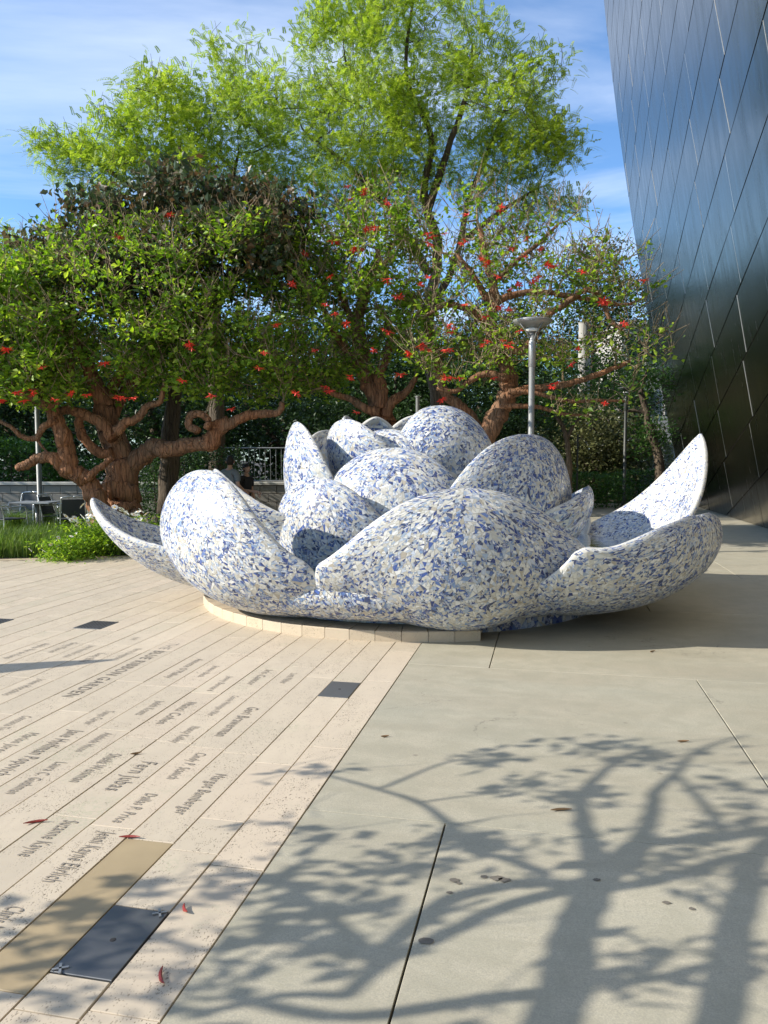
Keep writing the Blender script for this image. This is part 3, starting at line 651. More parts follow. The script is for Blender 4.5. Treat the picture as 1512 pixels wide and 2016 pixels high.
petal(142, [(1.7, .1), (2.6, .1), (3.1, .6), (2.8, 1.3)], 1.2, 45, .12, area=.003); petal(-160, [(1.7, .1), (2.6, .1), (3.1, .6), (2.8, 1.2)], 1.2, 45, .12, area=.003)
# middle ring
petal(-36, [(1.2, .3), (1.75, .35), (2.05, .8), (1.72, 1.42)], .80, 62, .09, area=.0009, bluep=.42, n_exp=2.2)
petal(-13, [(.9, .4), (1.5, .5), (1.85, 1.0), (1.12, 1.72)], .92, 55, .09, area=.0009, bluep=.34, n_exp=2.4)
petal(46, [(1.1, .4), (1.8, .5), (2.0, 1.2), (1.55, 1.86)], 1.15, 48, .09, area=.0009, bluep=.46, n_exp=2.6, skew=.05)
petal(-66, [(1.2, .5), (1.6, .6), (2.1, .8), (2.30, 1.50)], .78, 45, .08, area=.0009, bluep=.38, n_exp=1.7, vmax=.3, skew=-.2)
petal(-72, [(.9, .4), (1.35, .6), (1.65, 1.3), (1.40, 2.02)], .78, 52, .08, area=.0009, bluep=.4, n_exp=2.3)
petal(76, [(1.1, .3), (1.7, .5), (2.1, .9), (2.0, 1.30)], .95, 48, .09, area=.002); petal(125, [(1.0, .4), (1.5, .6), (1.7, 1.2), (1.5, 1.8)], .8, 48, .09, area=.003)
petal(165, [(1.0, .4), (1.5, .6), (1.7, 1.2), (1.4, 1.9)], .8, 48, .09, area=.003); petal(-130, [(1.0, .4), (1.4, .6), (1.6, 1.3), (1.35, 1.98)], .75, 48, .08, area=.0025)
# heart of the flower
petal(-30, [(.55, .9), (.95, 1.1), (1.15, 1.55), (.62, 1.93)], .66, 60, .08, area=.0009, bluep=.42, n_exp=2.4)
petal(14, [(.3, 1.0), (.75, 1.15), (1.25, 1.75), (.42, 2.20)], .62, 66, .08, area=.0009, bluep=.42, n_exp=2.4, cx=.18)
petal(-52, [(.5, 1.0), (.9, 1.2), (1.15, 1.6), (.98, 2.04)], .62, 55, .07, area=.0009, bluep=.38, n_exp=2.2)
petal(-100, [(.5, 1.0), (.8, 1.2), (1.0, 1.7), (.8, 2.12)], .60, 58, .07, area=.0014, n_exp=2.3)
petal(60, [(.5, 1.0), (.9, 1.2), (1.1, 1.5), (.8, 1.85)], .6, 50, .08, area=.002)
petal(170, [(.4, 1.0), (.7, 1.2), (.85, 1.7), (.7, 2.17)], .55, 50, .08, area=.0025, n_exp=2.2); petal(-165, [(.3, 1.0), (.5, 1.4), (.55, 1.8), (.35, 2.12)], .4, 60, .07, area=.002, n_exp=1.6, cx=-.35)
petal(115, [(.4, 1.0), (.7, 1.2), (.8, 1.7), (.6, 2.05)], .5, 50, .08, area=.0025)
# bowl under the petals
def rev(prof):
    P = np.array(prof, float)
    def S(u, v):
        b = [(1 - v) ** 3, 3 * v * (1 - v) ** 2, 3 * v * v * (1 - v), v ** 3]; r = sum(b[i] * P[i][0] for i in range(4)); z = sum(b[i] * P[i][1] for i in range(4)); a = -u * pi
        return np.stack([-r * np.sin(a), -r * np.cos(a), z + 0 * r], -1)
    return S
def revolve_part(name, prof, area, bluep, mosaic=True):
    S = rev(prof); u = np.linspace(-1, 1, 73); v = np.linspace(0, 1, 8); UU, VV = np.meshgrid(u, v, indexing='ij'); V = S(UU, VV).reshape(-1, 3)
    i, j = np.meshgrid(np.arange(72), np.arange(7), indexing='ij'); q = (i * 8 + j).ravel(); F = np.stack([q, q + 8, q + 9, q + 1], 1)
    b = link(name, quick_mesh(name, V, np.full(len(F), 4), F, M['grout'], True), ft)
    if mosaic:
        N, idx, Vt, Vb, cen = shards(S, area, 0.0, 1, bluep); st = np.zeros(len(N), int); cc = np.stack([np.bincount(idx, Vt[:, d]) / N for d in range(3)], 1)
        ck = tile_cols(cc, bluep, 4.4); tv, tn, tl = tile_mesh(N, Vt, Vb, 1); fc = np.vstack([ck, np.repeat(ck, N, axis=0)])
        o = link('tile_mosaic', quick_mesh('tile_mosaic', tv, tn, tl, M['broken_tile'], False, fc), b); o['kind'] = 'stuff'
revolve_part('bowl', [(1.9, .12), (2.4, .10), (2.75, .28), (2.66, .50)], .0010, .40)
revolve_part('inner_shelf', [(2.67, .52), (2.4, .54), (2.1, .52), (1.92, .40)], .0014, .45)
revolve_part('base_ring', [(2.12, -.01), (2.12, .05), (2.12, .09), (2.1, .15)], .0028, .5)
m = MB(); m.lathe([(2.0, .36), (1.95, .34), (1.9, .28), (1.2, .28), (0.9, .9), (.3, 1.1), (0.01, 1.1)], 48); m.build('pool_basin', M['pool_floor'], ft, True)
m = MB(); m.lathe([(0.01, .62), (1.2, .62), (2.5, .62)], 64); m.build('water', M['water'], ft, True)
# low stone plinth on the travertine side: separate curb stones
a0 = R(-68)
for i in range(17):
    a, b = R(-82 + i * 5.53), R(-82 + (i + 1) * 5.53 - .10)
    rO = 2.44 if i > 0 else 2.38; rI = 2.13
    vs = []
    for z, e in ((-.01, 0), (.088, 0), (.095, .006)):
        for (rr, aa) in ((rI, a), (rO - e, a + e * .3), (rO - e, b - e * .3), (rI, b)): vs.append((rr * sin(aa), -rr * cos(aa), z))
    fs = [(8, 9, 10, 11)] + [(l * 4 + k, l * 4 + (k + 1) % 4, l * 4 + 4 + (k + 1) % 4, l * 4 + 4 + k) for l in range(2) for k in range(4)]
    MB().add(vs, fs).build('curb_stone', M['travertine_edge'], ft)

# ------------------------------------------------------------------ planting helpers
def leaf_mesh(name, C, size, mat, up=0.5, aspect=0.62, droop=0.0, smin=0.4, quad=False):
    C = np.asarray(C, float); n = len(C); s = size * rng.uniform(smin, 1.25, n)
    nr = rng.normal(size=(n, 3)); nr[:, 2] = np.abs(nr[:, 2]) + up; nr /= np.linalg.norm(nr, axis=1)[:, None]
    ax = rng.normal(size=(n, 3)); ax[:, 2] -= droop; ax -= nr * np.einsum('ij,ij->i', ax, nr)[:, None]; ax /= np.linalg.norm(ax, axis=1)[:, None]
    bx = np.cross(nr, ax)
    k0 = C; k1 = C + ax * s[:, None]; wv = bx * (s * aspect / 2)[:, None]; fold = nr * (s * 0.12)[:, None]
    ml = C + ax * (s * .42)[:, None] + wv + fold; mr = C + ax * (s * .42)[:, None] - wv + fold
    V = np.stack([k0, mr, k1, ml], 1).reshape(-1, 3); b = np.arange(n) * 4
    F = np.stack([b, b + 1, b + 2, b, b + 2, b + 3], 1).reshape(-1, 3)
    return quick_mesh(name, V, np.full(len(F), 3), F, mat)
def frond_mesh(name, C, D, L, mat, nl=9, lw=0.026, ll=0.07):
    n = len(C); D = D / np.linalg.norm(D, axis=1)[:, None]; up = np.array([0, 0, 1.0]) + rng.normal(0, .3, (n, 3)); sd_ = np.cross(D, up); sd_ /= np.linalg.norm(sd_, axis=1)[:, None] + 1e-9
    Ls = L * rng.uniform(.6, 1.2, n); t_ = np.linspace(.12, 1, nl)
    Vs = []
    for sg in (-1, 1):
        for k in t_:
            P = C + D * (Ls * k)[:, None]; P[:, 2] -= Ls * .28 * k * k
            l = ll * (1.05 - .5 * k); T = sd_ * sg * .9 + D * .45; T[:, 2] -= .12; T /= np.linalg.norm(T, axis=1)[:, None]
            Wv = D * lw; Vs.append(np.stack([P, P + T * l * .5 + Wv * .5, P + T * l, P + T * l * .5 - Wv * .5], 1))
    V = np.stack(Vs, 1).reshape(-1, 3); m_ = len(V) // 4; F = np.arange(m_ * 4).reshape(-1, 4)
    # island per frond for colour is not needed: per leaflet randomness averages out
    return quick_mesh(name, V, np.full(m_, 4), F, mat)
def grow(limbs, clusters, rtip=0.012, wig=0.12, bow=0.15, twig=None, powr=0.5):
    """limbs: list of (points, r0, r1). clusters: target points. returns tubes MB list and end directions"""
    pos = []; chains = []
    for P, r0, r1 in limbs:
        Q = spline(P, 5); n = len(Q); rr = np.linspace(r0, r1, n); Q[1:-1] += rng.normal(0, 1, (n - 2, 3)) * (rr[1:-1, None] * .10); chains.append((Q, rr)); 
        for q, r_ in zip(Q, rr): pos.append((*q, r_))
    pos = np.array(pos); order = np.argsort([np.min(np.linalg.norm(pos[:, :3] - c, axis=1)) for c in clusters]); tw = []; dirs = np.zeros((len(clusters), 3))
    for ci in order:
        c = clusters[ci]; d = np.linalg.norm(pos[:, :3] - c, axis=1); dz = pos[:, 2] - c[2]
        k = int(np.argmin(d + np.clip(dz, 0, None) * 0.8)); a = pos[k, :3]; L = d[k]; r0 = min(pos[k, 3] * .75, max(rtip * 1.3, rtip * (1 + L * 2.2)))
        n = max(3, int(L / 0.22) + 2); t_ = np.linspace(0, 1, n)[:, None]; P = a + (c - a) * t_; per = rng.normal(0, 1, 3); 
        P += np.sin(t_ * pi) * L * (bow * np.array([0, 0, -1.0]) + per * wig * .6); P[1:-1] += rng.normal(0, 1, (n - 2, 3)) * wig * .35 * L / n * 1.2
        rr = np.linspace(r0, rtip * .55, n); tw.append((P, rr)); dirs[ci] = P[-1] - P[-2]
        pos = np.vstack([pos, np.hstack([P[1:], rr[1:, None]])])
    return chains, tw, dirs
def lobes(spec, n, shell=0.0):
    w = np.array([s[3] * s[4] * s[5] for s in spec]); w = w ** (2 / 3); w /= w.sum(); out_ = []
    for s, k in zip(spec, np.maximum(1, np.round(w * n)).astype(int)):
        d = rng.normal(size=(k, 3)); d /= np.linalg.norm(d, axis=1)[:, None]; r = rng.random(k) ** (1 / 3); r = shell + (1 - shell) * r
        out_.append(np.array(s[:3]) + d * r[:, None] * np.array(s[3:6]))
    return np.vstack(out_)
def PL(pts, d): return [W(x, y, d if not isinstance(d, (list, tuple)) else d[i]) for i, (x, y) in enumerate(pts)]
def LB(x, y, d, rx, ry, rd): return (*W(x, y, d), rx / F_PX * d, rd, ry / F_PX * d)      # lobe: px centre, px radii, depth radius
def make_flower_mesh():
    m = MB()
    for k in range(11):
        a = k * 2 * pi / 11 + random.uniform(-.2, .2); L = random.uniform(.055, .085); e = random.uniform(-.1, .55)
        d = np.array([cos(a) * cos(e), sin(a) * cos(e), sin(e)]); s_ = np.array([-sin(a), cos(a), 0]) * .011
        m.add([(0, 0, 0), tuple(d * L * .5 + s_), tuple(d * L + [0, 0, -.012]), tuple(d * L * .5 - s_)], [(0, 1, 2, 3)])
    m.tube([(0, 0, -.03), (0, 0, .01)], .008, 5); return m.mesh('flower', M['flower_red'])
FLM = [make_flower_mesh() for _ in range(3)]
def tree(base, limbs, clusters, label, leafmat, nleaf, lsize, crad, cat='tree', group=None, barkm='bark_red', twigm='bark_twig', rtip=.012, wig=.14, flowers=(), twigs=3, twl=.35, up=.5, droop=0.0, aspect=.62, frond=None, name='coral_tree', bow=.15, sides=7):
    o = empty(name, tuple(base)); tag(o, label, cat, group); B = np.array(base)
    ch, tw, dirs = grow(limbs, clusters, rtip, wig, bow)
    m = MB()
    for Q, rr in ch:
        rr = rr * (1 + .035 * np.sin(np.arange(len(rr)) * 1.1 + Q[0][0] * 5) + rng.normal(0, .012, len(rr))); m.tube(Q - B, rr, 10)
    m.build('trunk', M[barkm], o, True)
    m = MB(); extra = []
    for (P, rr) in tw: m.tube(P - B, rr, 5, False)
    for i, c in enumerate(clusters):
        for k in range(twigs):
            d = rng.normal(0, 1, 3); d[2] = abs(d[2]) * .8 + .35; d /= np.linalg.norm(d); L = twl * random.uniform(.5, 1.25); b = rng.normal(0, .25, 3); s = c + rng.normal(0, .06, 3)
            P = np.array([s, s + d * L * .5 + b * L * .35, s + d * L + np.array([0, 0, L * .15])]); m.tube(P - B, [rtip * .5, rtip * .38, rtip * .25], 3, False); extra.append(P[-1])
    tm = m.build('branches', M[twigm], o, True); tm['kind'] = 'stuff'
    K = len(clusters); idx = rng.integers(0, K, nleaf); C = clusters[idx] + np.clip(rng.normal(0, 1, (nleaf, 3)), -2.2, 2.2) * np.array([crad, crad, crad * .8])
    if frond:
        D = dirs[idx] / (np.linalg.norm(dirs[idx], axis=1)[:, None] + 1e-9) + rng.normal(0, .8, (nleaf, 3)); me = frond_mesh('crown', C - B, D, frond, M[leafmat])
    else: me = leaf_mesh('crown', C - B, lsize, M[leafmat], up, aspect, droop)
    c_ = link('crown', me, o); c_['kind'] = 'stuff'
    flowers = [f for f in flowers] + [(x + random.uniform(-11, 11), y + random.uniform(-9, 9), d) for (x, y, d) in flowers if random.random() < .35]
    for (x, y, d) in flowers:
        p = W(x, y, d * .965) - B; f_ = link('flower', random.choice(FLM), o, tuple(p)); f_.rotation_euler = (random.uniform(-.5, .5), random.uniform(-.5, .5), random.random() * 6); f_.scale = [random.uniform(.8, 1.25) * d / 10.5] * 3
    return o

# ------------------------------------------------------------------ coral trees
D1 = 14.6
cl = lobes([LB(150, 640, D1, 230, 150, 2.0), LB(330, 620, D1, 210, 170, 2.1), LB(470, 600, D1 + .3, 170, 170, 1.9), LB(60, 700, D1 - .3, 150, 90, 1.6), LB(250, 490, D1 + .4, 90, 60, 1.0), LB(430, 430, D1 + .3, 60, 40, .8), LB(520, 470, D1 + .2, 60, 60, .8), LB(130, 480, D1, 50, 40, .6), LB(470, 740, D1 - .2, 130, 50, 1.2)], 440, .25)
fl1 = [(65, 777, 12.9), (107, 787, 12.9), (46, 790, 13), (170, 778, 12.9), (232, 784, 12.8), (262, 784, 12.8), (140, 775, 12.9), (82, 723, 13), (378, 688, 13), (415, 780, 13.1), (455, 806, 13.3), (520, 695, 13.2), (235, 467, 13.8), (330, 425, 14), (206, 716, 12.8), (360, 750, 13), (3, 790, 13), (545, 640, 13.2), (510, 725, 13.2), (583, 775, 13.2)]
tree(W(240, 1015, D1), [
    (PL([(242, 1018), (240, 980), (238, 930), (228, 880), (212, 835), (205, 800), (190, 760), (165, 700)], D1), .36, .12),
    (PL([(246, 930), (270, 905), (303, 880), (330, 885), (378, 874), (420, 873), (424, 842), (450, 828)], [D1, D1, D1 - .1, D1 - .3, D1 - .4, D1 - .5, D1 - .5, D1 - .5]), .20, .10),
    (PL([(405, 868), (445, 838), (481, 820), (516, 815), (548, 812), (556, 792)], D1 - .5), .12, .05),
    (PL([(390, 850), (372, 838), (375, 818), (398, 816), (410, 830), (405, 845)], D1 - .7), .075, .06),
    (PL([(220, 890), (198, 893), (170, 870), (156, 845), (158, 825), (172, 818)], D1 - .3), .10, .075),
    (PL([(224, 862), (205, 838), (175, 820), (140, 808), (105, 812)], D1 - .4), .13, .07),
    (PL([(226, 850), (245, 835), (272, 822), (290, 800), (315, 790), (322, 760)], D1 - .6), .10, .04),
    (PL([(212, 835), (240, 780), (290, 720), (330, 650), (350, 560)], [D1, D1 + .2, D1 + .4, D1 + .5, D1 + .6]), .13, .05),
    (PL([(165, 700), (140, 640), (150, 560), (190, 500)], [D1, D1 + .2, D1 + .4, D1 + .5]), .11, .04),
    (PL([(205, 800), (260, 700), (380, 620), (470, 540)], [D1, D1 + .3, D1 + .6, D1 + .8]), .11, .04),
    (PL([(240, 1000), (260, 1012), (275, 1022)], D1 - .2), .2, .1), (PL([(236, 1000), (215, 1010), (200, 1024)], D1 - .2), .2, .09)],
    cl, 'gnarled coral tree with the thickest trunk and a low right limb, left of the fountain', 'leaf_coral', 29000, .12, .15, 'tree', 'coral trees with red flowers', rtip=.016, flowers=fl1, twigs=7, twl=.5)
cl = lobes([LB(10, 640, 13.8, 130, 110, 1.5), LB(80, 740, 13.6, 130, 60, 1.2), LB(-130, 650, 13.8, 150, 140, 1.6), LB(60, 560, 14.2, 120, 60, 1.2)], 170, .25)
tree(W(200, 1030, 14.0), [
    (PL([(205, 1032), (190, 985), (172, 950), (150, 932), (128, 925), (112, 905), (85, 900), (50, 915), (34, 922)], [14.0, 14.0, 14, 13.9, 13.9, 13.8, 13.8, 13.7, 13.7]), .21, .065),
    (PL([(136, 930), (132, 895), (124, 860), (112, 825), (98, 800), (70, 770), (30, 730)], 13.9), .19, .06),
    (PL([(112, 825), (85, 842), (72, 862), (45, 860), (20, 840), (-10, 825)], 13.8), .07, .03),
    (PL([(70, 862), (82, 878), (95, 892)], 13.8), .03, .015),
    (PL([(100, 802), (130, 760), (140, 700), (120, 640)], 13.9), .10, .04),
    (PL([(172, 945), (190, 925), (205, 915), (222, 900)], 13.8), .07, .05), (PL([(98, 800), (20, 760), (-80, 720), (-180, 690)], 13.8), .10, .04)],
    cl, 'leaning coral tree with a cut horizontal limb, leftmost of the coral trees', 'leaf_coral', 14000, .12, .15, 'tree', 'coral trees with red flowers', rtip=.016, twigs=5, twl=.45,
    flowers=[(30, 775, 12.6), (15, 690, 12.7)])
D2 = 15.5
cl = lobes([LB(600, 640, D2, 150, 130, 1.8), LB(720, 560, D2, 130, 130, 1.8), LB(620, 500, D2 + .4, 150, 90, 1.6), LB(640, 745, D2 - .4, 130, 45, 1.2), LB(760, 440, D2, 90, 60, 1.2), LB(800, 650, D2 - .2, 70, 80, 1.2)], 300, .2)
fl2 = [(780, 585, 13.9), (763, 557, 13.9), (650, 545, 14), (660, 618, 14), (681, 638, 14), (735, 690, 14), (648, 770, 13.9), (702, 812, 13.9), (690, 745, 13.9), (790, 738, 13.9), (685, 367, 15), (716, 380, 15), (762, 400, 15), (720, 455, 14.6), (655, 475, 14.6), (700, 490, 14.3), (712, 492, 14.3), (738, 450, 14.7), (842, 545, 14), (828, 560, 14), (640, 600, 14), (600, 500, 14.6), (690, 392, 15), (575, 560, 14.2), (765, 655, 13.9), (620, 690, 14)]
tree(W(765, 960, D2), [
    (PL([(770, 965), (760, 850), (752, 812), (738, 775), (722, 745), (712, 700), (705, 640), (715, 590), (735, 545), (745, 490)], D2), .27, .06),
    (PL([(750, 805), (752, 770), (745, 740), (762, 700), (768, 650), (745, 600)], D2 - .2), .14, .05),
    (PL([(758, 820), (772, 790), (800, 772), (820, 740)], D2 - .2), .13, .05),
    (PL([(748, 812), (715, 802), (690, 785), (655, 775), (630, 760)], D2 - .3), .10, .04),
    (PL([(722, 745), (690, 700), (650, 640), (620, 560)], D2 + .1), .12, .04), (PL([(735, 545), (760, 520), (770, 480)], D2), .07, .03), (PL([(700, 640), (660, 560), (640, 480)], D2 + .2), .08, .03)],
    cl, 'coral tree with forked orange trunk directly behind the flower fountain', 'leaf_coral', 13500, .12, .15, 'tree', 'coral trees with red flowers', rtip=.015, flowers=fl2, twigs=7, twl=.5)
D3 = 14.2
cl = lobes([LB(960, 600, D3, 150, 120, 1.6), LB(1080, 500, D3, 130, 90, 1.4), LB(900, 700, D3 - .3, 110, 70, 1.2), LB(1180, 560, D3 - .2, 80, 60, 1.1), LB(900, 480, D3 + .4, 110, 100, 1.3), LB(1060, 690, D3 - .3, 110, 50, 1.1)], 190, .15)
tips = [W(x, y, d) for x, y, d in [(1265, 590, 13.4), (1240, 640, 13.4), (1285, 655, 13.3), (1215, 690, 13.5), (1250, 720, 13.3), (1300, 700, 13.3), (1185, 650, 13.5), (1275, 560, 13.4), (1200, 520, 13.6), (1230, 600, 13.3), (1160, 700, 13.5), (1305, 660, 13.2), (1240, 770, 13.4), (1100, 800, 13.5), (1160, 810, 13.5), (1210, 560, 13.5), (1255, 500, 13.7), (1270, 690, 13.2)]]
fl3 = [(1268, 552, 12.9), (1195, 597, 12.9), (1230, 642, 12.9), (1140, 687, 12.9), (1022, 652, 12.8), (885, 640, 12.9), (888, 655, 12.9), (886, 690, 12.9), (950, 680, 12.9), (990, 670, 12.9), (1005, 675, 12.9), (830, 687, 12.9), (845, 690, 12.9), (805, 700, 12.9), (878, 745, 12.9), (905, 745, 12.9), (870, 788, 12.9), (972, 745, 12.9), (1085, 762, 12.9), (1037, 470, 13.4), (1078, 520, 13), (1090, 525, 13), (1146, 535, 13), (1065, 490, 13.3), (1050, 555, 13), (1020, 560, 13), (1005, 570, 13), (985, 415, 13.8), (918, 422, 13.8), (948, 510, 13.4), (960, 515, 13.4), (980, 545, 13.2), (908, 480, 13.6), (875, 460, 13.8), (845, 480, 13.8), (1000, 610, 13), (985, 605, 13), (955, 625, 13), (1125, 718, 12.9), (915, 600, 13), (1190, 793, 12.9), (1010, 490, 13.4), (1035, 505, 13.4), (842, 460, 13.8)]
tree(W(925, 980, D3), [
    (PL([(905, 990), (930, 905), (965, 845), (990, 800), (1000, 765), (1003, 740), (985, 700), (968, 660), (968, 610), (972, 560), (955, 510), (945, 450)], D3), .23, .05),
    (PL([(998, 780), (1030, 768), (1075, 762), (1120, 755), (1170, 740), (1215, 722), (1240, 712)], D3 - .4), .085, .035),
    (PL([(1000, 745), (960, 735), (925, 750), (895, 770), (860, 765)], D3 - .3), .08, .03),
    (PL([(968, 650), (1010, 690), (1040, 680), (1075, 625), (1110, 600), (1150, 572), (1180, 580), (1190, 605), (1205, 635), (1225, 650)], D3 - .4), .075, .03),
    (PL([(970, 600), (1010, 580), (1060, 575), (1110, 580), (1160, 590), (1230, 600), (1262, 588)], D3 - .3), .07, .02),
    (PL([(970, 560), (1010, 520), (1060, 480), (1100, 440)], D3), .06, .025), (PL([(985, 800), (1050, 800), (1110, 815), (1160, 818)], D3 - .4), .05, .02),
    (PL([(1000, 770), (1060, 775), (1120, 790), (1180, 788), (1230, 790)], D3 - .5), .05, .02), (PL([(968, 640), (920, 610), (880, 600), (840, 620)], D3 - .1), .08, .03), (PL([(965, 600), (930, 540), (900, 500)], D3), .07, .03),
    (PL([(948, 990), (950, 890), (930, 830), (905, 800), (880, 780), (865, 740), (860, 690), (840, 640)], D3 + .5), .15, .05)],
    np.vstack([cl, tips]), 'sparse coral tree with long bare branches reaching right toward the metal wall', 'leaf_coral', 6500, .11, .16, 'tree', 'coral trees with red flowers', rtip=.017, flowers=fl3, twigs=8, twl=.5, wig=.22)
# bronze-leaved tree above the left coral tree
D4 = 15.6
cl = lobes([LB(210, 440, D4, 80, 55, 1.2), LB(360, 400, D4, 90, 50, 1.2), LB(470, 430, D4, 90, 60, 1.2), LB(560, 450, D4 - .2, 50, 60, 1.0), LB(100, 500, D4, 50, 50, 1.0), LB(420, 510, D4 - 1.2, 170, 80, .8), LB(220, 540, D4 - 1.2, 140, 70, .8), LB(30, 550, D4, 40, 35, .8), LB(340, 360, D4, 40, 25, .5)], 230, .2)
tree(W(330, 1010, D4) * [1, 1, 0], [(PL([(330, 1010), (335, 850), (350, 700), (370, 560)], D4), .22, .08), (PL([(350, 700), (270, 600), (200, 540)], D4), .11, .04), (PL([(355, 680), (450, 570), (520, 500)], D4), .11, .04)],
     cl, 'tree with dense drooping dark green and bronze leaves behind the left coral tree', 'leaf_bronze', 14000, .155, .22, name='broadleaf_tree', barkm='bark_dark', up=.1, droop=1.2, aspect=.75, twigs=3, rtip=.014)
# feathery trees
D5 = 21.0
cl = lobes([LB(790, 120, D5, 190, 120, 2.6), LB(640, 260, D5, 220, 110, 2.8), LB(920, 240, D5, 190, 120, 2.6), LB(560, 180, D5 + .5, 120, 70, 2), LB(820, 10, D5, 110, 70, 1.7), LB(1010, 330, D5, 120, 90, 2), LB(1010, 150, D5, 90, 50, 1.4), LB(700, 360, D5, 170, 60, 2.4), LB(470, 120, D5 + .5, 60, 30, .9), LB(700, 60, D5, 80, 50, 1.2), LB(1075, 260, D5, 60, 60, 1), LB(1100, 400, D5, 60, 30, 1)], 300, .1)
tree(W(870, 1000, D5) * [1, 1, 0], [(PL([(870, 1000), (862, 800), (840, 640), (862, 500), (835, 380), (850, 270), (800, 150), (815, -20)], D5), .22, .03), (PL([(850, 620), (900, 500), (920, 400), (960, 300), (1000, 200)], D5), .11, .03), (PL([(845, 540), (770, 420), (690, 330), (600, 260)], D5), .11, .03), (PL([(840, 420), (880, 300), (920, 180), (930, 90)], D5), .12, .03), (PL([(825, 300), (740, 200), (680, 120)], D5), .10, .03), (PL([(905, 480), (980, 420), (1060, 370)], D5), .09, .03)],
     cl, 'tall feathery yellow-green tree rising highest behind the fountain', 'leaf_feather', 19000, .1, .27, name='feathery_tree', barkm='bark_dark', twigm='bark_dark', frond=.30, group='tall feathery trees', rtip=.016, twigs=3, twl=.6)
D6 = 20.0
cl = lobes([LB(190, 290, D6, 110, 50, 1.6), LB(330, 250, D6, 130, 80, 1.9), LB(450, 300, D6, 130, 90, 2), LB(280, 360, D6, 150, 50, 1.8), LB(150, 310, D6, 50, 25, 1), LB(340, 185, D6, 60, 30, 1), LB(15, 480, D6, 40, 22, .6), LB(60, 500, D6, 60, 25, .8)], 140, .1)
tree(W(430, 1000, D6) * [1, 1, 0], [(PL([(430, 1000), (425, 750), (420, 560), (400, 430), (360, 330), (330, 250)], D6), .22, .04), (PL([(405, 440), (330, 400), (250, 360), (190, 320), (130, 300)], D6), .11, .03), (PL([(412, 480), (450, 380), (470, 300)], D6), .11, .03), (PL([(420, 560), (250, 500), (100, 490), (40, 490)], D6), .08, .02)],
     cl, 'smaller feathery green tree spreading left above the bronze-leaved tree', 'leaf_feather', 7500, .1, .24, name='feathery_tree', barkm='bark_dark', twigm='bark_dark', frond=.28, group='tall feathery trees', rtip=.015, twigs=3, twl=.5)
# dark trees behind
def dark_tree(x, ytop, d, wpx, label, lm='leaf_dark', ls=.17, n=13000, base_y=None, name='evergreen_tree', k=110, group='dark evergreen trees behind the plaza'):
    top = W(x, ytop, d)[2]; X = W(x, 900, d)[0]; rw = wpx / F_PX * d; h = top
    sp = [(X, d, h * .62, rw, rw * .8, h * .36), (X - rw * .45, d, h * .45, rw * .7, rw * .6, h * .26), (X + rw * .5, d + .5, h * .48, rw * .65, rw * .6, h * .27), (X + rw * .1, d - .3, h * .80, rw * .6, rw * .5, h * .19), (X, d - .2, h * .25, rw * .9, rw * .6, h * .20)]
    cl_ = lobes(sp, k, .45); tree((X, d, 0), [([(X, d, 0), (X + .1, d, h * .25), (X - .05, d, h * .5), (X, d, h * .75)], .2, .06), ([(X, d, h * .3), (X + rw * .4, d, h * .5)], .1, .04), ([(X, d, h * .28), (X - rw * .4, d, h * .5)], .1, .04)],
        cl_, label, lm, n, ls, .36 * max(1, rw / 3), name=name, barkm='bark_dark', twigm='bark_dark', group=group, twigs=1, rtip=.015)
dark_tree(60, 640, 27, 170, 'dark evergreen tree behind the low wall at the far left')
dark_tree(300, 560, 25, 190, 'dark evergreen tree behind the thick coral trunk')
dark_tree(560, 590, 26, 190, 'dark evergreen tree between the left and middle coral trees')
dark_tree(780, 650, 24, 130, 'dark evergreen tree behind the forked coral trunk')
dark_tree(985, 600, 27, 110, 'dark evergreen tree behind the main street lamp')
dark_tree(1165, 455, 36, 75, 'tall dark green tree against the sky left of the metal wall', 'leaf_dark', .17, 15000)
dark_tree(1255, 520, 40, 55, 'slim dark tree beside the edge of the metal wall', n=9000)
dark_tree(-160, 620, 25, 170, 'dark evergreen tree beyond the left edge of the terrace', n=9000)
dark_tree(-850, 560, 15.6, 170, 'dark evergreen tree added out of the frame to shade the cafe terrace', n=9000)  # this tree and the next are unseen, put in to shade the terrace
dark_tree(-480, 520, 18.8, 190, 'second dark evergreen tree added out of the frame to shade the terrace', n=9000)
far = [o_ for o_ in col.objects if o_.get('label') == 'dark evergreen tree behind the thick coral trunk'][0]
for i_, (fx, fy, fs_) in enumerate([(-34, 62, 1.7), (-27, 58, 1.6), (-20, 60, 1.75), (-13, 57, 1.6), (-6, 60, 1.7), (1, 58, 1.65), (8, 61, 1.7), (14, 57, 1.5), (-10, 44, 1.25), (-2.5, 45, 1.2), (4, 43, 1.15)]):
    c_ = copy_tree(far); c_.location = (fx, fy, 0); c_.rotation_euler = (0, 0, i_ * 1.3); c_.scale = (fs_ * 1.1, fs_ * 1.1, fs_)
    c_['label'] = ('leftmost', 'second from left', 'third from left', 'fourth from left', 'fourth from right', 'third from right', 'second from right', 'rightmost', 'front left', 'front middle', 'front right')[i_] + ' of the far dark trees closing off the garden'; c_['group'] = 'far row of dark trees beyond the evergreens'
dark_tree(1170, 780, 31, 110, 'olive green bushy tree beyond the small street lamp', 'leaf_olive', .2, 9000, name='bushy_tree', group=None)
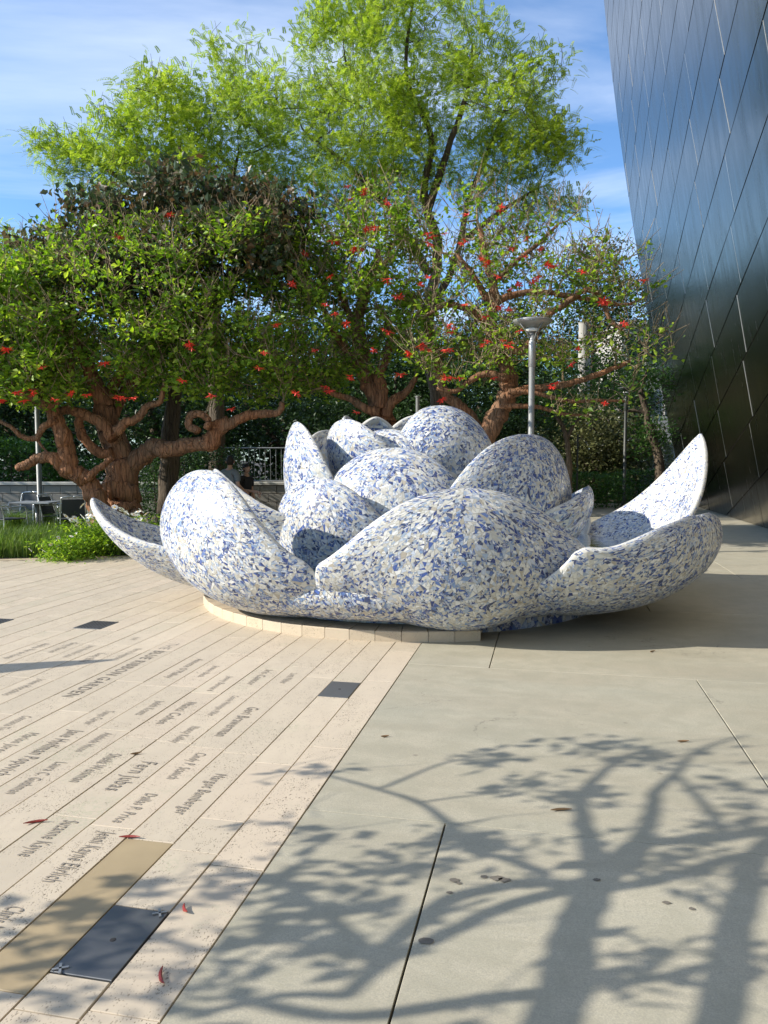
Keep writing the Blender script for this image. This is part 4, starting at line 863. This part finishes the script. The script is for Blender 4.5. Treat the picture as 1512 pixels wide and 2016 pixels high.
# thin dark-trunk tree in front of the shrubs on the right
d = 22.0
tree(W(1120, 960, d) * [1, 1, 0], [(PL([(1120, 985), (1121, 930), (1118, 880), (1110, 845), (1095, 820)], d), .10, .05), (PL([(1116, 865), (1130, 835), (1150, 815)], d), .06, .03)], lobes([LB(1110, 790, d, 70, 35, 1.0), LB(1180, 760, d, 60, 40, 1)], 36, .1),
     'slim dark-barked small tree standing in the right planting bed', 'leaf_mid', 1800, .12, .25, name='small_tree', barkm='bark_dark', twigm='bark_dark', rtip=.014)
d = 26.0
tree(W(1290, 940, d) * [1, 1, 0], [(PL([(1300, 960), (1296, 900), (1280, 850), (1270, 800), (1262, 770), (1275, 730)], d), .17, .06), (PL([(1275, 815), (1250, 808), (1225, 812)], d), .08, .04)], lobes([LB(1255, 760, d, 60, 50, 1.2), LB(1280, 850, d, 40, 40, 1)], 40, .1),
     'crooked dark tree tucked against the foot of the metal wall', 'leaf_mid', 2600, .13, .25, name='small_tree', barkm='bark_dark', twigm='bark_dark', rtip=.014)

# ------------------------------------------------------------------ hedges, beds, grass, daisies
def bush(x0, x1, ytop, ybot, d, dep, label, lm, n, ls, name='shrub', cat='shrub', group=None):
    a, b = W(x0, ytop, d), W(x1, ytop, d); c = (a + b) / 2; rx = (b[0] - a[0]) / 2; h = c[2]
    o = empty(name, (c[0], d, 0)); tag(o, label, cat, group)
    C = rng.uniform(-1, 1, (n, 3)); r = np.abs(C) ** 4; C = C[(r.sum(1) < 1.2)]
    k = np.max(np.abs(C), axis=1); C = C / k[:, None] * (0.72 + .28 * rng.random((len(C), 1)))
    C += rng.normal(0, .04, C.shape); bmp = np.array([mnoise.noise(Vector((q[0] * 2.2 + x0, q[1] * 2, q[2] * 2))) for q in C]); C *= (1 + .16 * bmp)[:, None]
    C = C * np.array([rx, dep / 2, h / 2]) + np.array([0, 0, h / 2 + .02]); C[:, 2] = np.maximum(C[:, 2], .03)
    f_ = link('foliage', leaf_mesh('foliage', C, ls, M[lm], .5), o); f_['kind'] = 'stuff'
    m = MB()
    for q in range(7):
        p = rng.uniform(-.7, .7, 2) * [rx, dep / 2]; m.tube([(p[0], p[1], 0), (p[0] * 1.05, p[1], h * .4), (p[0] * 1.15 + .05, p[1], h * .8)], [.02, .014, .006], 5)
    sm_o = m.build('stems', M['bark_dark'], o); sm_o['kind'] = 'stuff'; return o
bush(272, 470, 885, 1010, 16.6, 1.5, 'dense dark green hedge between the thick coral trunk and the walking person', 'leaf_dark', 9000, .07, 'hedge', 'hedge')
bush(300, 400, 868, 900, 18.6, 1.4, 'rounded mid green shrub showing above the dark hedge', 'leaf_mid', 3500, .08)
bush(-60, 128, 868, 950, 19.6, 1.6, 'bright green leafy bush on the far side of the low wall', 'leaf_mid', 7500, .12)
bush(-260, -60, 850, 950, 19.6, 1.6, 'leafy bush behind the low wall, beyond the left edge', 'leaf_mid', 4000, .12)
bush(128, 240, 905, 950, 19.8, 1.2, 'low green shrub behind the wall between the two left trunks', 'leaf_mid', 3000, .09)
bush(560, 720, 790, 1000, 21, 2, 'tall dark shrub behind the left side of the fountain', 'leaf_dark', 7000, .12)
bush(720, 900, 800, 1000, 22, 2, 'tall dark shrub behind the heart of the fountain', 'leaf_dark', 7000, .12)
bush(880, 1110, 812, 1000, 23, 2, 'tall dark shrub behind the right fountain petal', 'leaf_dark', 7000, .12)
bush(1105, 1215, 932, 985, 27, 4, 'low bright green ground shrub at left in the right planting bed', 'leaf_mid', 6000, .10)
bush(1205, 1345, 926, 985, 29, 4, 'low bright green ground shrub next to the metal wall', 'leaf_mid', 6000, .10)
bush(1130, 1230, 845, 960, 33, 2.5, 'olive yellow shrub behind the low pale wall', 'leaf_olive', 5000, .13)
bush(1225, 1320, 868, 960, 35, 2.5, 'greyish olive shrub near the foot of the metal wall', 'leaf_olive', 4500, .13)
bush(-150, 620, 740, 1000, 31, 2.5, 'tall dark hedge closing the back of the garden at left', 'leaf_dark', 15000, .30, 'hedge', 'hedge')
bush(560, 1130, 720, 1000, 33, 2.5, 'tall dark hedge closing the back of the garden behind the fountain', 'leaf_dark', 15000, .30, 'hedge', 'hedge')
# soil of the left bed and of the right bed
def sheet(name, poly, z, mat):
    m = MB(); m.add([(*q[:2], z) for q in poly], [tuple(range(len(poly)))]); return tag(m.build(name, mat), kind='structure')
edge = [PS(p, bed_s(p) + .05) for p in np.arange(-16, -3.4, .8)]
sheet('planting_bed', edge + [(-1.0, 15.0, 0), (-1.2, 17.5, 0), (-22, 17.5, 0)], 0.006, M['soil'])
sheet('terrace', [(-25, 14.6), (-2.6, 15.1), (-2.6, 18.2), (-25, 18.2)], 0.012, M['concrete'])
sheet('planting_strip', [W(1100, 985, 1)[:2] * 26, (10.4, 26.3), (10.6, 31.5), (5.0, 32)], 0.01, M['soil'])
m = MB(); m.box((8.2, 26.0, .06), (5.4, .18, .12), R(2), .01); tag(m.build('kerb', M['cap_stone']), kind='structure')
# grass (blades)
def blades(C, h, lean, w, mat, name='grass', az=None):
    n = len(C); a = rng.uniform(0, 2 * pi, n); hh = h * rng.uniform(.5, 1.15, n); d = np.stack([np.cos(a), np.sin(a), np.zeros(n)], 1); sd_ = np.stack([-np.sin(a), np.cos(a), np.zeros(n)], 1) * w / 2
    ln = lean * rng.uniform(.2, 1.3, n) * hh
    P0 = C; P1 = C + d * (ln * .3)[:, None] + np.array([0, 0, 1]) * (hh * .6)[:, None]; P2 = C + d * ln[:, None] + np.array([0, 0, 1]) * (hh * (1 - .25 * lean))[:, None]
    V = np.stack([P0 - sd_, P0 + sd_, P1 + sd_ * .7, P1 - sd_ * .7, P2], 1).reshape(-1, 3); b = np.arange(n) * 5
    loops = np.stack([b, b + 1, b + 2, b + 3, b + 3, b + 2, b + 4], 1).ravel(); pn = np.tile([4, 3], n); return quick_mesh(name, V, pn, loops, mat)
n = 42000; x = rng.uniform(-10.5, -2.2, n); y = rng.uniform(10.5, 15.4, n); pp = x * cos(TH) - y * sin(TH); ss = x * sin(TH) + y * cos(TH)
ok = np.array([s > bed_s(p) + .1 and Y_ < 15.2 for p, s, Y_ in zip(pp, ss, y)]); x, y = x[ok], y[ok]
cl_ = np.array([mnoise.noise(Vector((a * .9, b * .9, 0))) for a, b in zip(x, y)]); k = cl_ > -.22; x, y = x[k], y[k]
o = link('grass', blades(np.stack([x, y, np.zeros(len(x))], 1), (.46), .5, .013, M['grass_blade'])); tag(o, 'loose green grass and ground cover filling the planting bed at left', 'grass', kind='stuff')
gl = [(30, 1060, 'wispy grass tuft at the far left of the planting bed'), (85, 1045, 'tall grass tuft below the cafe table'), (140, 1062, 'fine grass tuft below the cafe chair'), (45, 1088, 'low yellowish grass tuft at the bed edge, far left'), (190, 1082, 'yellow-green grass tuft beside the long left petal'), (110, 1035, 'dark grass tuft behind the tall one below the table'), (5, 1035, 'dark strappy grass tuft cut by the left edge'), (215, 1072, 'grass tuft half hidden by the long left petal')]
for (px, py, lab) in gl:
    c = G(px, py); r_t = rng.normal(0, .10, (650, 2)); C = np.hstack([r_t, np.zeros((650, 1))]); o = empty('grass_tuft', tuple(c)); tag(o, lab, 'grass tuft', 'grass tufts in the planting bed')
    b_ = link('blades', blades(C, .72 if py < 1065 else .5, .95, .011, M['grass_blade'], 'blades'), o); b_['kind'] = 'stuff'
def daisy_mesh():
    m = MB()
    for k in range(11):
        a = k * 2 * pi / 11; d_ = np.array([cos(a), sin(a), 0]); s_ = np.array([-sin(a), cos(a), 0]) * .009
        m.add([tuple(d_ * .008), tuple(d_ * .03 + s_ + [0, 0, .006]), tuple(d_ * .052), tuple(d_ * .03 - s_ + [0, 0, .006])], [(0, 1, 2, 3)])
    m.mi = 1; m.lathe([(.012, .002), (.009, .009), (.0005, .011)], 8); return m.mesh('daisy_flower', [M['white_petal'], M['yellow_eye']])
DM = daisy_mesh()
for (px, py, d, nf, sp, lab) in [(222, 1040, 12.9, 30, .33, 'big daisy plant crowded with white flowers behind the left petal tip'), (178, 1050, 12.6, 14, .22, 'daisy plant with a few white flowers left of the left petal tip'), (250, 1045, 13.3, 20, .3, 'daisy plant with white flowers between the petal tip and the thick trunk'), (128, 1080, 12.2, 14, .2, 'low daisy plant with small white flowers at the bed edge')]:
    g_ = W(px, py, d); c = np.array([g_[0], d, 0]); o = empty('daisy_plant', tuple(c)); tag(o, lab, 'daisy plant', 'white daisies in the planting bed'); hh = .62 if py < 1060 else .3
    C = rng.normal(0, 1, (1700, 3)) * [sp, sp * .8, .15] + [0, 0, hh * .5]; C[:, 2] = np.clip(C[:, 2], .02, hh); f_ = link('foliage', leaf_mesh('foliage', C, .075, M['leaf_coral'], .4, .35), o); f_['kind'] = 'stuff'
    for i in range(nf):
        p = rng.normal(0, 1, 3) * [sp * 1.05, sp * .8, .09] + [0, -.08, hh * 1.02]; q = link('daisy_flower', DM, o, tuple(p)); q.rotation_euler = (random.uniform(.2, 1.1), random.uniform(-.8, .3), random.random() * 6)
        q.scale = [1.25 if hh > .5 else .8] * 3
# ------------------------------------------------------------------ low block wall, cafe furniture, lamps, railing
wl = empty('low_block_wall', (-8, 18.3, 0)); tag(wl, 'low grey block wall with pale capstones behind the cafe table', 'wall')
m = MB(); m.box((0, .12, .5), (22, .18, 1.0)); m.build('wall_core', M['joint'], wl)
bs = MB(); bx_ = MB(); bx_.box((0, 0, 0), (.385, .06, .188), 0, .006); BM_ = bx_.mesh('block', M['block_wall'])
for r in range(5):
    for k in range(34):
        X_ = -6.6 + k * .395 + (.2 if r % 2 else 0)
        if -10.5 < X_ - 8 < .1 + 2.6: link('block', BM_, wl, (X_, random.uniform(-.004, .004), .1 + r * .198))
cp = MB(); cp.box((0, 0, 0), (1.19, .36, .07), 0, .008); CM_ = cp.mesh('capstone', M['cap_stone'])
for k in range(18): link('capstone', CM_, wl, (-10.4 + k * 1.2, .1, 1.035))
def street_lamp(x, d, h, dish, label, mat, group='street lamps with shallow dish heads', ypole=0):
    X = W(x, 900, d)[0]; o = empty('street_lamp', (X, d, 0)); tag(o, label, 'street lamp', group); sc = dish / .62
    m = MB(); m.lathe([(.13, 0), (.13, .03), (.08, .04), (.07, .30), (.052, .31), (.05, h - .75)], 16); m.build('pole', mat, o, True)
    m = MB(); m.lathe([(.05, h - .75), (.06, h - .74), (.06, h - .35), (.055, h - .33), (.05, h - .18), (.01, h - .17)], 16); m.build('collar', M['steel'] if x == 1045 else mat, o, True)
    for k in range(4):
        a = k * pi / 2 + .5; m = MB(); m.tube([(.05 * cos(a), .05 * sin(a), h - .32), (.10 * cos(a), .10 * sin(a), h - .2), (.24 * sc * cos(a), .24 * sc * sin(a), h - .06)], .011, 6); m.build('bracket', mat, o, True)
    m = MB(); R_ = dish / 2; m.lathe([(.02, h - .12), (R_ * .5, h - .105), (R_ * .92, h - .04), (R_, h), (R_ * .98, h + .012), (R_ * .5, h + .035), (.01, h + .04)], 28); m.build('dish', M['steel'] if mat is not M['dark_pole'] else mat, o, True)
    m = MB(); m.lathe([(.07, h - .175), (.10, h - .17), (.12, h - .125), (.01, h - .12)], 16); m.build('lens', M['white_petal'], o, True)
street_lamp(1045, 12.8, W(1045, 632, 12.8)[2], .66, 'grey street lamp with a dish head above the right fountain petals', M['pole_grey'])
street_lamp(1230, 25.5, W(1230, 764, 25.5)[2], .55, 'small dark street lamp in the right planting bed', M['dark_pole'])
street_lamp(76, 16.2, 4.6, .62, 'grey street lamp pole behind the leaning coral tree at left', M['pole_grey'])
m = MB(); m.tube([(0, 0, 0), (0, 0, W(1137, 855, 24)[2])], .03, 8); o = m.build('slim_post', M['dark_pole']); o.location = (W(1137, 900, 24)[0], 24, 0); tag(o, 'thin dark post beside the slim dark-barked tree', 'post')
m = MB(); m.tube([(0, 0, 0), (0, 0, 3.2)], .05, 10); m.tube([(0, 0, 3.2), (0, 0, 3.24)], .06, 10); o = m.build('slim_post', M['pole_grey']); o.location = (W(822, 900, 20)[0], 20, 0); tag(o, 'pale slim post behind the branches at the right of the forked trunk', 'post')
def chair(x, d, rz, label):
    X = W(x, 900, d)[0]; o = empty('patio_chair', (X, d, 0.012), rz); tag(o, label, 'chair', 'metal patio chairs on the terrace'); r = .013
    for s in (-1, 1):
        m = MB(); m.tube(spline([(s * .27, -.26, 0), (s * .27, -.25, .40), (s * .27, -.22, .64), (s * .27, -.12, .67), (s * .27, .2, .66)], 4), r, 6); m.build('front_leg', M['chair_metal'], o, True)
        m = MB(); m.tube(spline([(s * .24, .27, 0), (s * .235, .22, .42), (s * .22, .30, .80), (s * .18, .33, .86), (0, .34, .875)], 4), r, 6); m.build('rear_leg', M['chair_metal'], o, True)
    m = MB(); m.box((0, -.02, .43), (.50, .48, .02), 0, .005); m.build('seat', M['dark_mesh'], o)
    m = MB(); m.tube([(-.27, -.245, .42), (.27, -.245, .42)], r, 6); m.build('seat_rail', M['chair_metal'], o, True)
    m = MB(); m.add([(-.22, .215, .46), (.22, .215, .46), (.20, .318, .82), (-.20, .318, .82), (-.22, .225, .46), (.22, .225, .46), (.20, .328, .82), (-.20, .328, .82)], [(0, 1, 2, 3), (7, 6, 5, 4), (0, 4, 5, 1), (1, 5, 6, 2), (2, 6, 7, 3), (3, 7, 4, 0)]); m.build('backrest', M['dark_mesh'], o)
    return o
chair(140, 15.2, R(205), 'patio chair turned side-on right of the cafe table'); chair(10, 15.1, R(150), 'patio chair at the left edge of the photo'); chair(48, 16.8, R(0), 'patio chair behind the left end of the cafe table'); chair(112, 15.9, R(80), 'patio chair tucked under the right end of the cafe table')
chair(205, 16.9, R(-20), 'patio chair half hidden behind the leaning coral trunk')
X_ = W(70, 900, 15.6)[0]; tb = empty('cafe_table', (X_, 15.6, .012)); tag(tb, 'grey rectangular cafe table beside the lamp pole', 'table')
m = MB(); m.box((0, 0, .725), (.80, .75, .03), 0, .006); m.build('table_top', M['steel'], tb)
m = MB(); m.tube([(0.0, 0, .03), (0, 0, .71)], .04, 10); m.build('pedestal', M['steel'], tb, True)
for a in (0, 1): m = MB(); m.box((0, 0, .02), (.6, .06, .03), a * pi / 2 + .3, .004); m.build('foot', M['steel'], tb)
# railing far behind
rl = empty('railing', (W(490, 900, 20)[0], 20, 0)); tag(rl, 'pale metal railing in the dark behind the walking people', 'railing')
z1 = W(490, 882, 20)[2]
for z in (z1, z1 - .85): m = MB(); m.tube([(-1.0, 0, z), (1.0, 0, z)], .022, 6); m.build('rail', M['steel'], rl)
bm_ = MB(); bm_.tube([(0, 0, z1 - .85), (0, 0, z1)], .008, 5); BMm = bm_.mesh('baluster', M['steel'])
for k in range(15): link('baluster', BMm, rl, (-.98 + k * .14, 0, 0))
for s in (-1.0, 1.0): m = MB(); m.tube([(s, 0, 0), (s, 0, z1 + .05)], .03, 8); m.build('post', M['steel'], rl)
# pale buildings glimpsed between the leaves
def house(x0, x1, ytop, d, label, floors, nwin):
    a, b = W(x0, ytop, d), W(x1, ytop, d); w = b[0] - a[0]; h = a[2]; o = empty('pale_building', ((a[0] + b[0]) / 2, d, 0)); tag(o, label, 'building')
    m = MB(); m.box((0, 3, h / 2), (w, 6, h)); m.build('wall', M['pale_wall'], o); m = MB(); m.box((0, 2.9, h + .12), (w + .5, 6.6, .25)); m.build('roof', M['cap_stone'], o)
    for f_ in range(floors):
        for k in range(nwin):
            cx_ = -w / 2 + (k + .5) * w / nwin; cz = (f_ + .55) * h / floors; q = MB(); q.box((cx_, -.02, cz), (w / nwin * .55, .06, h / floors * .55)); wn = q.build('window', M['cap_stone'], o)
            q = MB(); q.box((cx_, -.06, cz), (w / nwin * .48, .03, h / floors * .48)); q.build('pane', M['window_dark'], wn)
house(1225, 1420, 640, 48, 'pale building glimpsed between leaves at the edge of the metal wall', 3, 5)
cx_ = W(1150, 700, 34); m = MB(); m.lathe([(.34, 0), (.34, .2), (.27, .3), (.25, W(1150, 640, 34)[2]), (.3, W(1150, 640, 34)[2] + .1)], 18); o = m.build('pale_column', M['pale_wall'], None, True); o.location = (cx_[0], 34, 0); tag(o, 'pale round column glimpsed behind the branches right of the main lamp', 'column')
m = MB(); m.box((0, 0, .55), (9.0, .3, 1.1), 0, .02); o = m.build('low_pale_wall', M['pale_wall']); o.location = (W(1210, 900, 32)[0], 32, 0); tag(o, 'low pale wall behind the ground shrubs at right', 'wall')

# ------------------------------------------------------------------ people
def skin(name, nodes, edges, mat, parent, root=0, sub=2):
    me = bpy.data.meshes.new(name); me.from_pydata([n[:3] for n in nodes], edges, []); o = bpy.data.objects.new(name, me); col.objects.link(o)
    o.modifiers.new('skin', 'SKIN'); 
    if not me.skin_vertices: me.skin_vertices_add() if hasattr(me, 'skin_vertices_add') else None
    sv = me.skin_vertices[0].data
    for i, n in enumerate(nodes): r_ = n[3]; sv[i].radius = r_ if isinstance(r_, tuple) else (r_, r_); sv[i].use_root = (i == root)
    mo = o.modifiers.new('sub', 'SUBSURF'); mo.levels = sub; mo.render_levels = sub
    dg = bpy.context.evaluated_depsgraph_get(); nm = bpy.data.meshes.new_from_object(o.evaluated_get(dg)); bpy.data.objects.remove(o)
    nm.materials.clear(); nm.materials.append(mat); nm.polygons.foreach_set('use_smooth', [True] * len(nm.polygons)); return link(name, nm, parent)
def person(loc, rz, label, shirt, flip=1, arm=0.2, headturn=0.0, sc=1.0, lower='trousers'):
    o = empty('person', loc, rz); tag(o, label, 'person'); o.scale = (sc,) * 3; s = flip
    N = [(0, 0, .95, (.15, .11)), (0, 0, 1.12, (.135, .10)), (0, .01, 1.32, (.17, .115)), (0, .01, 1.45, (.11, .09)), (0, -.005, 1.52, .055), (0, -.01, 1.58, .058),
         (-.19, .01, 1.42, .055), (-.25, .03, 1.16, .045), (-.22, -.08 - arm * .6, .98 + arm * .3, .034), (-.21, -.14 - arm * .8, .92 + arm * .4, .030),
         (.19, .01, 1.42, .055), (.25, .04, 1.16, .045), (.25, -.04, .93, .034), (.25, -.06, .86, .030),
         (-.10, 0, .86, .095), (-.11, -.10, .48, .065), (-.11, .02, .10, .042), (-.11, -.10, .04, .04), (.10, 0, .86, .095), (.11, .08, .48, .065), (.11, .26, .14, .042), (.11, .18, .05, .04)]
    E = [(0, 1), (1, 2), (2, 3), (3, 4), (4, 5), (3, 6), (6, 7), (7, 8), (8, 9), (3, 10), (10, 11), (11, 12), (12, 13), (0, 14), (14, 15), (15, 16), (16, 17), (0, 18), (18, 19), (19, 20), (20, 21)]
    skin('body', N, E, M['skin'], o)
    S_ = [(0, 0, .93, (.175, .13)), (0, 0, 1.12, (.158, .12)), (0, .01, 1.33, (.195, .132)), (0, .01, 1.45, (.115, .10)), (-.20, .01, 1.42, .073), (-.248, .025, 1.22, .068), (.20, .01, 1.42, .073), (.248, .03, 1.22, .068)]
    skin('t_shirt', S_, [(0, 1), (1, 2), (2, 3), (3, 4), (4, 5), (3, 6), (6, 7)], M[shirt], o)
    T_ = [(0, 0, .93, (.168, .125)), (-.10, 0, .84, .112), (-.11, -.10, .48, .082), (-.11, .01, .14, .065), (.10, 0, .84, .112), (.11, .08, .48, .082), (.11, .24, .18, .065)]
    skin('trousers', T_, [(0, 1), (1, 2), (2, 3), (0, 4), (4, 5), (5, 6)], M[lower], o)
    for (x, y, z) in ((-.11, -.12, .0), (.11, .16, .01)):
        m = MB(); m.box((x, y, z + .05), (.095, .27, .1), 0, .03); m.build('shoe', M['cloth_black'], o, True)
    # head with face, hair
    h = empty('head', (0, -.015, 1.665)); h.parent = o; h.rotation_euler = (0, 0, headturn)
    nu, nv = 20, 14; V = []
    for j in range(nv + 1):
        b = -pi / 2 + pi * j / nv
        for i in range(nu):
            a = 2 * pi * i / nu; x, y, z = cos(b) * cos(a), cos(b) * sin(a), sin(b)
            rx, ry, rz_ = .078, .098, .122; taper = 1 - .22 * max(0, -z); px, py, pz = x * rx * taper, y * ry * taper, z * rz_
            if y < -.75: py -= .022 * math.exp(-((x / .18) ** 2 + ((z + .12) / .22) ** 2)); py -= .007 * math.exp(-((x / .35) ** 2 + ((z + .52) / .1) ** 2)); py += .008 * (math.exp(-(((abs(x) - .36) / .14) ** 2 + ((z - .05) / .12) ** 2)))
            V.append((px, py, pz))
    m = MB(); m.add(V, [(j * nu + i, j * nu + (i + 1) % nu, (j + 1) * nu + (i + 1) % nu, (j + 1) * nu + i) for j in range(nv) for i in range(nu)])
    for sx_ in (-1, 1): m.lathe([(.001, .03), (.014, .022), (.018, 0), (.012, -.02), (.001, -.028)], 8, (sx_ * .08, .005, -.005))
    hd = m.build('face', M['skin'], h, True)
    m = MB(); hv = [(x * 1.09, y * 1.08 + .012, z * 1.07 + .01) for (x, y, z) in V]; ff = []
    for j in range(nv):
        for i in range(nu):
            c = np.mean([hv[j * nu + i], hv[(j + 1) * nu + i]], axis=0)
            if c[2] > .045 or (c[1] > -.01 and c[2] > -.075): ff.append((j * nu + i, j * nu + (i + 1) % nu, (j + 1) * nu + (i + 1) % nu, (j + 1) * nu + i))
    m.add(hv, ff); m.build('hair', M['hair'], h, True)
    for sg, hx, hy, hz in ((-1, -.21, -.17 - arm * .8, .88 + arm * .42), (1, .25, -.075, .80)):
        m = MB(); m.box((hx, hy, hz), (.035, .075, .09), 0, .012)
        for f_ in range(4): y0 = hy - .03 + f_ * .02; L = [.065, .08, .075, .055][f_]; m.tube([(hx, y0, hz - .035), (hx - sg * .008, y0, hz - .035 - L * .5), (hx - sg * .024, y0, hz - .035 - L)], [.009, .0085, .006], 6)
        m.tube([(hx, hy - .035, hz + .02), (hx - sg * .012, hy - .062, hz - .012), (hx - sg * .02, hy - .066, hz - .04)], [.011, .010, .007], 6); m.build('hand', M['skin'], o, True)
    return o
person((W(452, 900, 15.4)[0], 15.4, 0.012), R(150), 'person with short dark hair in a grey t-shirt walking away behind the fountain', 'shirt_grey', headturn=R(38), sc=.93)
person((W(484, 900, 15.9)[0], 15.9, 0.012), R(60), 'person in dark clothes with bare arms, mostly hidden behind a fountain petal', 'cloth_black', arm=.5, sc=.84)

# ------------------------------------------------------------------ tree outside the frame whose shadow falls on the plaza
def SH(x, y, h):
    g_ = G(x, y); h = max(1.9, (g_[0] + .56 * g_[1] + .6) / 1.7 + .25) + (h % .1); return g_ - LD * (h / sin(SUN_EL)) * np.array([1, 1, 0]) + np.array([0, 0, h])
root = SH(1078, 2016, 2.3); rb = np.array([root[0] - .2, root[1] - 1.5, 0])
def SL(pts, h0, h1): return [SH(x, y, h0 + (h1 - h0) * i / (len(pts) - 1)) for i, (x, y) in enumerate(pts)]
limbs = [([rb, rb + [.02, .3, .9], rb + [.1, .85, 1.7], root + [0, -.25, -.25]] + SL([(1078, 2016), (1128, 1850), (1165, 1750)], 2.3, 2.8), 0.058, 0.040),
    (SL([(1165, 1750), (1052, 1738), (901, 1766), (800, 1835), (735, 1900)], 2.8, 3.0), 0.0348, 0.0203), (SL([(1165, 1745), (1010, 1780), (851, 1850), (750, 1900), (680, 1960)], 2.8, 3.0), 0.0290, 0.0174),
    (SL([(1175, 1740), (1168, 1668), (1148, 1623), (1150, 1563), (1204, 1507), (1260, 1480)], 2.8, 3.4), 0.0319, 0.0116), (SL([(1185, 1735), (1254, 1665), (1355, 1655), (1440, 1645), (1540, 1630)], 2.8, 3.2), 0.0406, 0.0348),
    (SL([(1175, 1750), (1229, 1744), (1330, 1724), (1420, 1694), (1540, 1665)], 2.8, 3.2), 0.0290, 0.0261), (SL([(1254, 1665), (1285, 1600), (1289, 1563), (1330, 1522), (1375, 1477), (1466, 1447)], 3.0, 3.5), 0.0261, 0.0087),
    (SL([(1430, 1655), (1400, 1600), (1365, 1560), (1330, 1525)], 3.2, 3.4), 0.0174, 0.0116), (SL([(1073, 1720), (1000, 1690), (926, 1673), (885, 1623), (826, 1580), (740, 1552), (640, 1525)], 2.9, 3.4), 0.0203, 0.0081), (SL([(750, 1552), (876, 1502), (967, 1487)], 3.3, 3.4), 0.0104, 0.0058),
    (SL([(1405, 2040), (1446, 1845), (1468, 1760), (1480, 1690), (1530, 1650)], 2.5, 3.0), 0.040, 0.033), ([rb + [.1, .85, 1.6]] + SL([(1300, 2150), (1405, 2040)], 2.2, 2.5), 0.05, 0.04),
    (SL([(735, 1880), (640, 1800), (560, 1730), (600, 1700), (660, 1696)], 3.0, 3.3), 0.0203, 0.0087), (SL([(740, 1890), (560, 1850), (420, 1870), (300, 1840), (200, 1790)], 3.0, 3.3), 0.0174, 0.0070),
    (SL([(800, 1835), (870, 1800), (960, 1770)], 3.0, 3.2), 0.0116, 0.0087), (SL([(1110, 1960), (1000, 1960), (800, 1990), (640, 2000), (450, 1960)], 2.4, 2.8), 0.0290, 0.0174), (SL([(1100, 1930), (1160, 1925), (1260, 1930), (1400, 1900)], 2.5, 2.8), 0.0174, 0.0174),
    (SL([(680, 1960), (560, 1960), (400, 1990), (280, 1960)], 3.0, 3.2), 0.0174, 0.0087)]
lc = [(1115, 1462), (1160, 1470), (1205, 1458), (1280, 1475), (1370, 1485), (1240, 1500), (1340, 1502), (1010, 1545), (1050, 1530), (1085, 1560), (990, 1560), (1110, 1560), (960, 1490), (930, 1500), (620, 1515), (590, 1522), (1155, 1580), (1430, 1555), (1470, 1550), (1500, 1600), (860, 1645), (900, 1640), (820, 1700), (790, 1712), (840, 1680), (960, 1650), (1020, 1655), (1300, 1640), (1380, 1630), (1120, 1650),
      (540, 1620), (700, 1790), (660, 1795), (610, 1720), (560, 1730), (690, 1700), (750, 1740), (150, 1775), (120, 1800), (170, 1830), (90, 1850), (300, 1760), (420, 1720), (440, 1750), (80, 1900), (250, 1860), (60, 1930), (350, 1850), (500, 1780), (520, 1850), (440, 1900), (600, 1880), (700, 1850), (1250, 1880), (1180, 1900), (1320, 1890), (1040, 1720), (1260, 1720), (1340, 1690), (1400, 1740), (1440, 1640), (1480, 1700), (1490, 1660), (650, 1640), (1300, 1700), (360, 1960), (180, 1970), (1220, 1960), (950, 1990), (1450, 1900), (1500, 1880)]
cls = np.array([SH(x, y, random.uniform(0, .09)) for x, y in lc])
tree(tuple(rb), limbs, cls, 'coral tree standing left of the camera, seen by its shadow on the plaza', 'leaf_coral', 760, .10, .06, 'tree', 'coral trees with red flowers', rtip=.009, twigs=2, twl=.25)
# umbrella added out of frame left to cast the pointed shadow on the planks
tip = SH(272, 1297, 1.9); um = empty('shadow_umbrella', (tip[0] - .12, tip[1] - .62, 0)); tag(um, 'made-up closed umbrella out of view, added to cast the pointed shadow on the planks', 'umbrella')
T0 = np.array([tip[0] - um.location[0], tip[1] - um.location[1], 1.9]); B0 = np.array([0, 0, 0.0]); ax_ = T0 - B0
m = MB(); m.tube([B0, T0 * .98], .022, 8); m.build('pole', M['steel'], um, True)
m = MB(); m.tube([T0, B0 + ax_ * .9, B0 + ax_ * .7, B0 + ax_ * .5, B0 + ax_ * .36], [.02, .09, .17, .22, .24], 12); m.build('canopy', M['canvas'], um)
m = MB(); m.lathe([(.28, 0.002), (.28, .05), (.05, .08), (.03, .2)], 20); m.build('base', M['block_wall'], um, True)
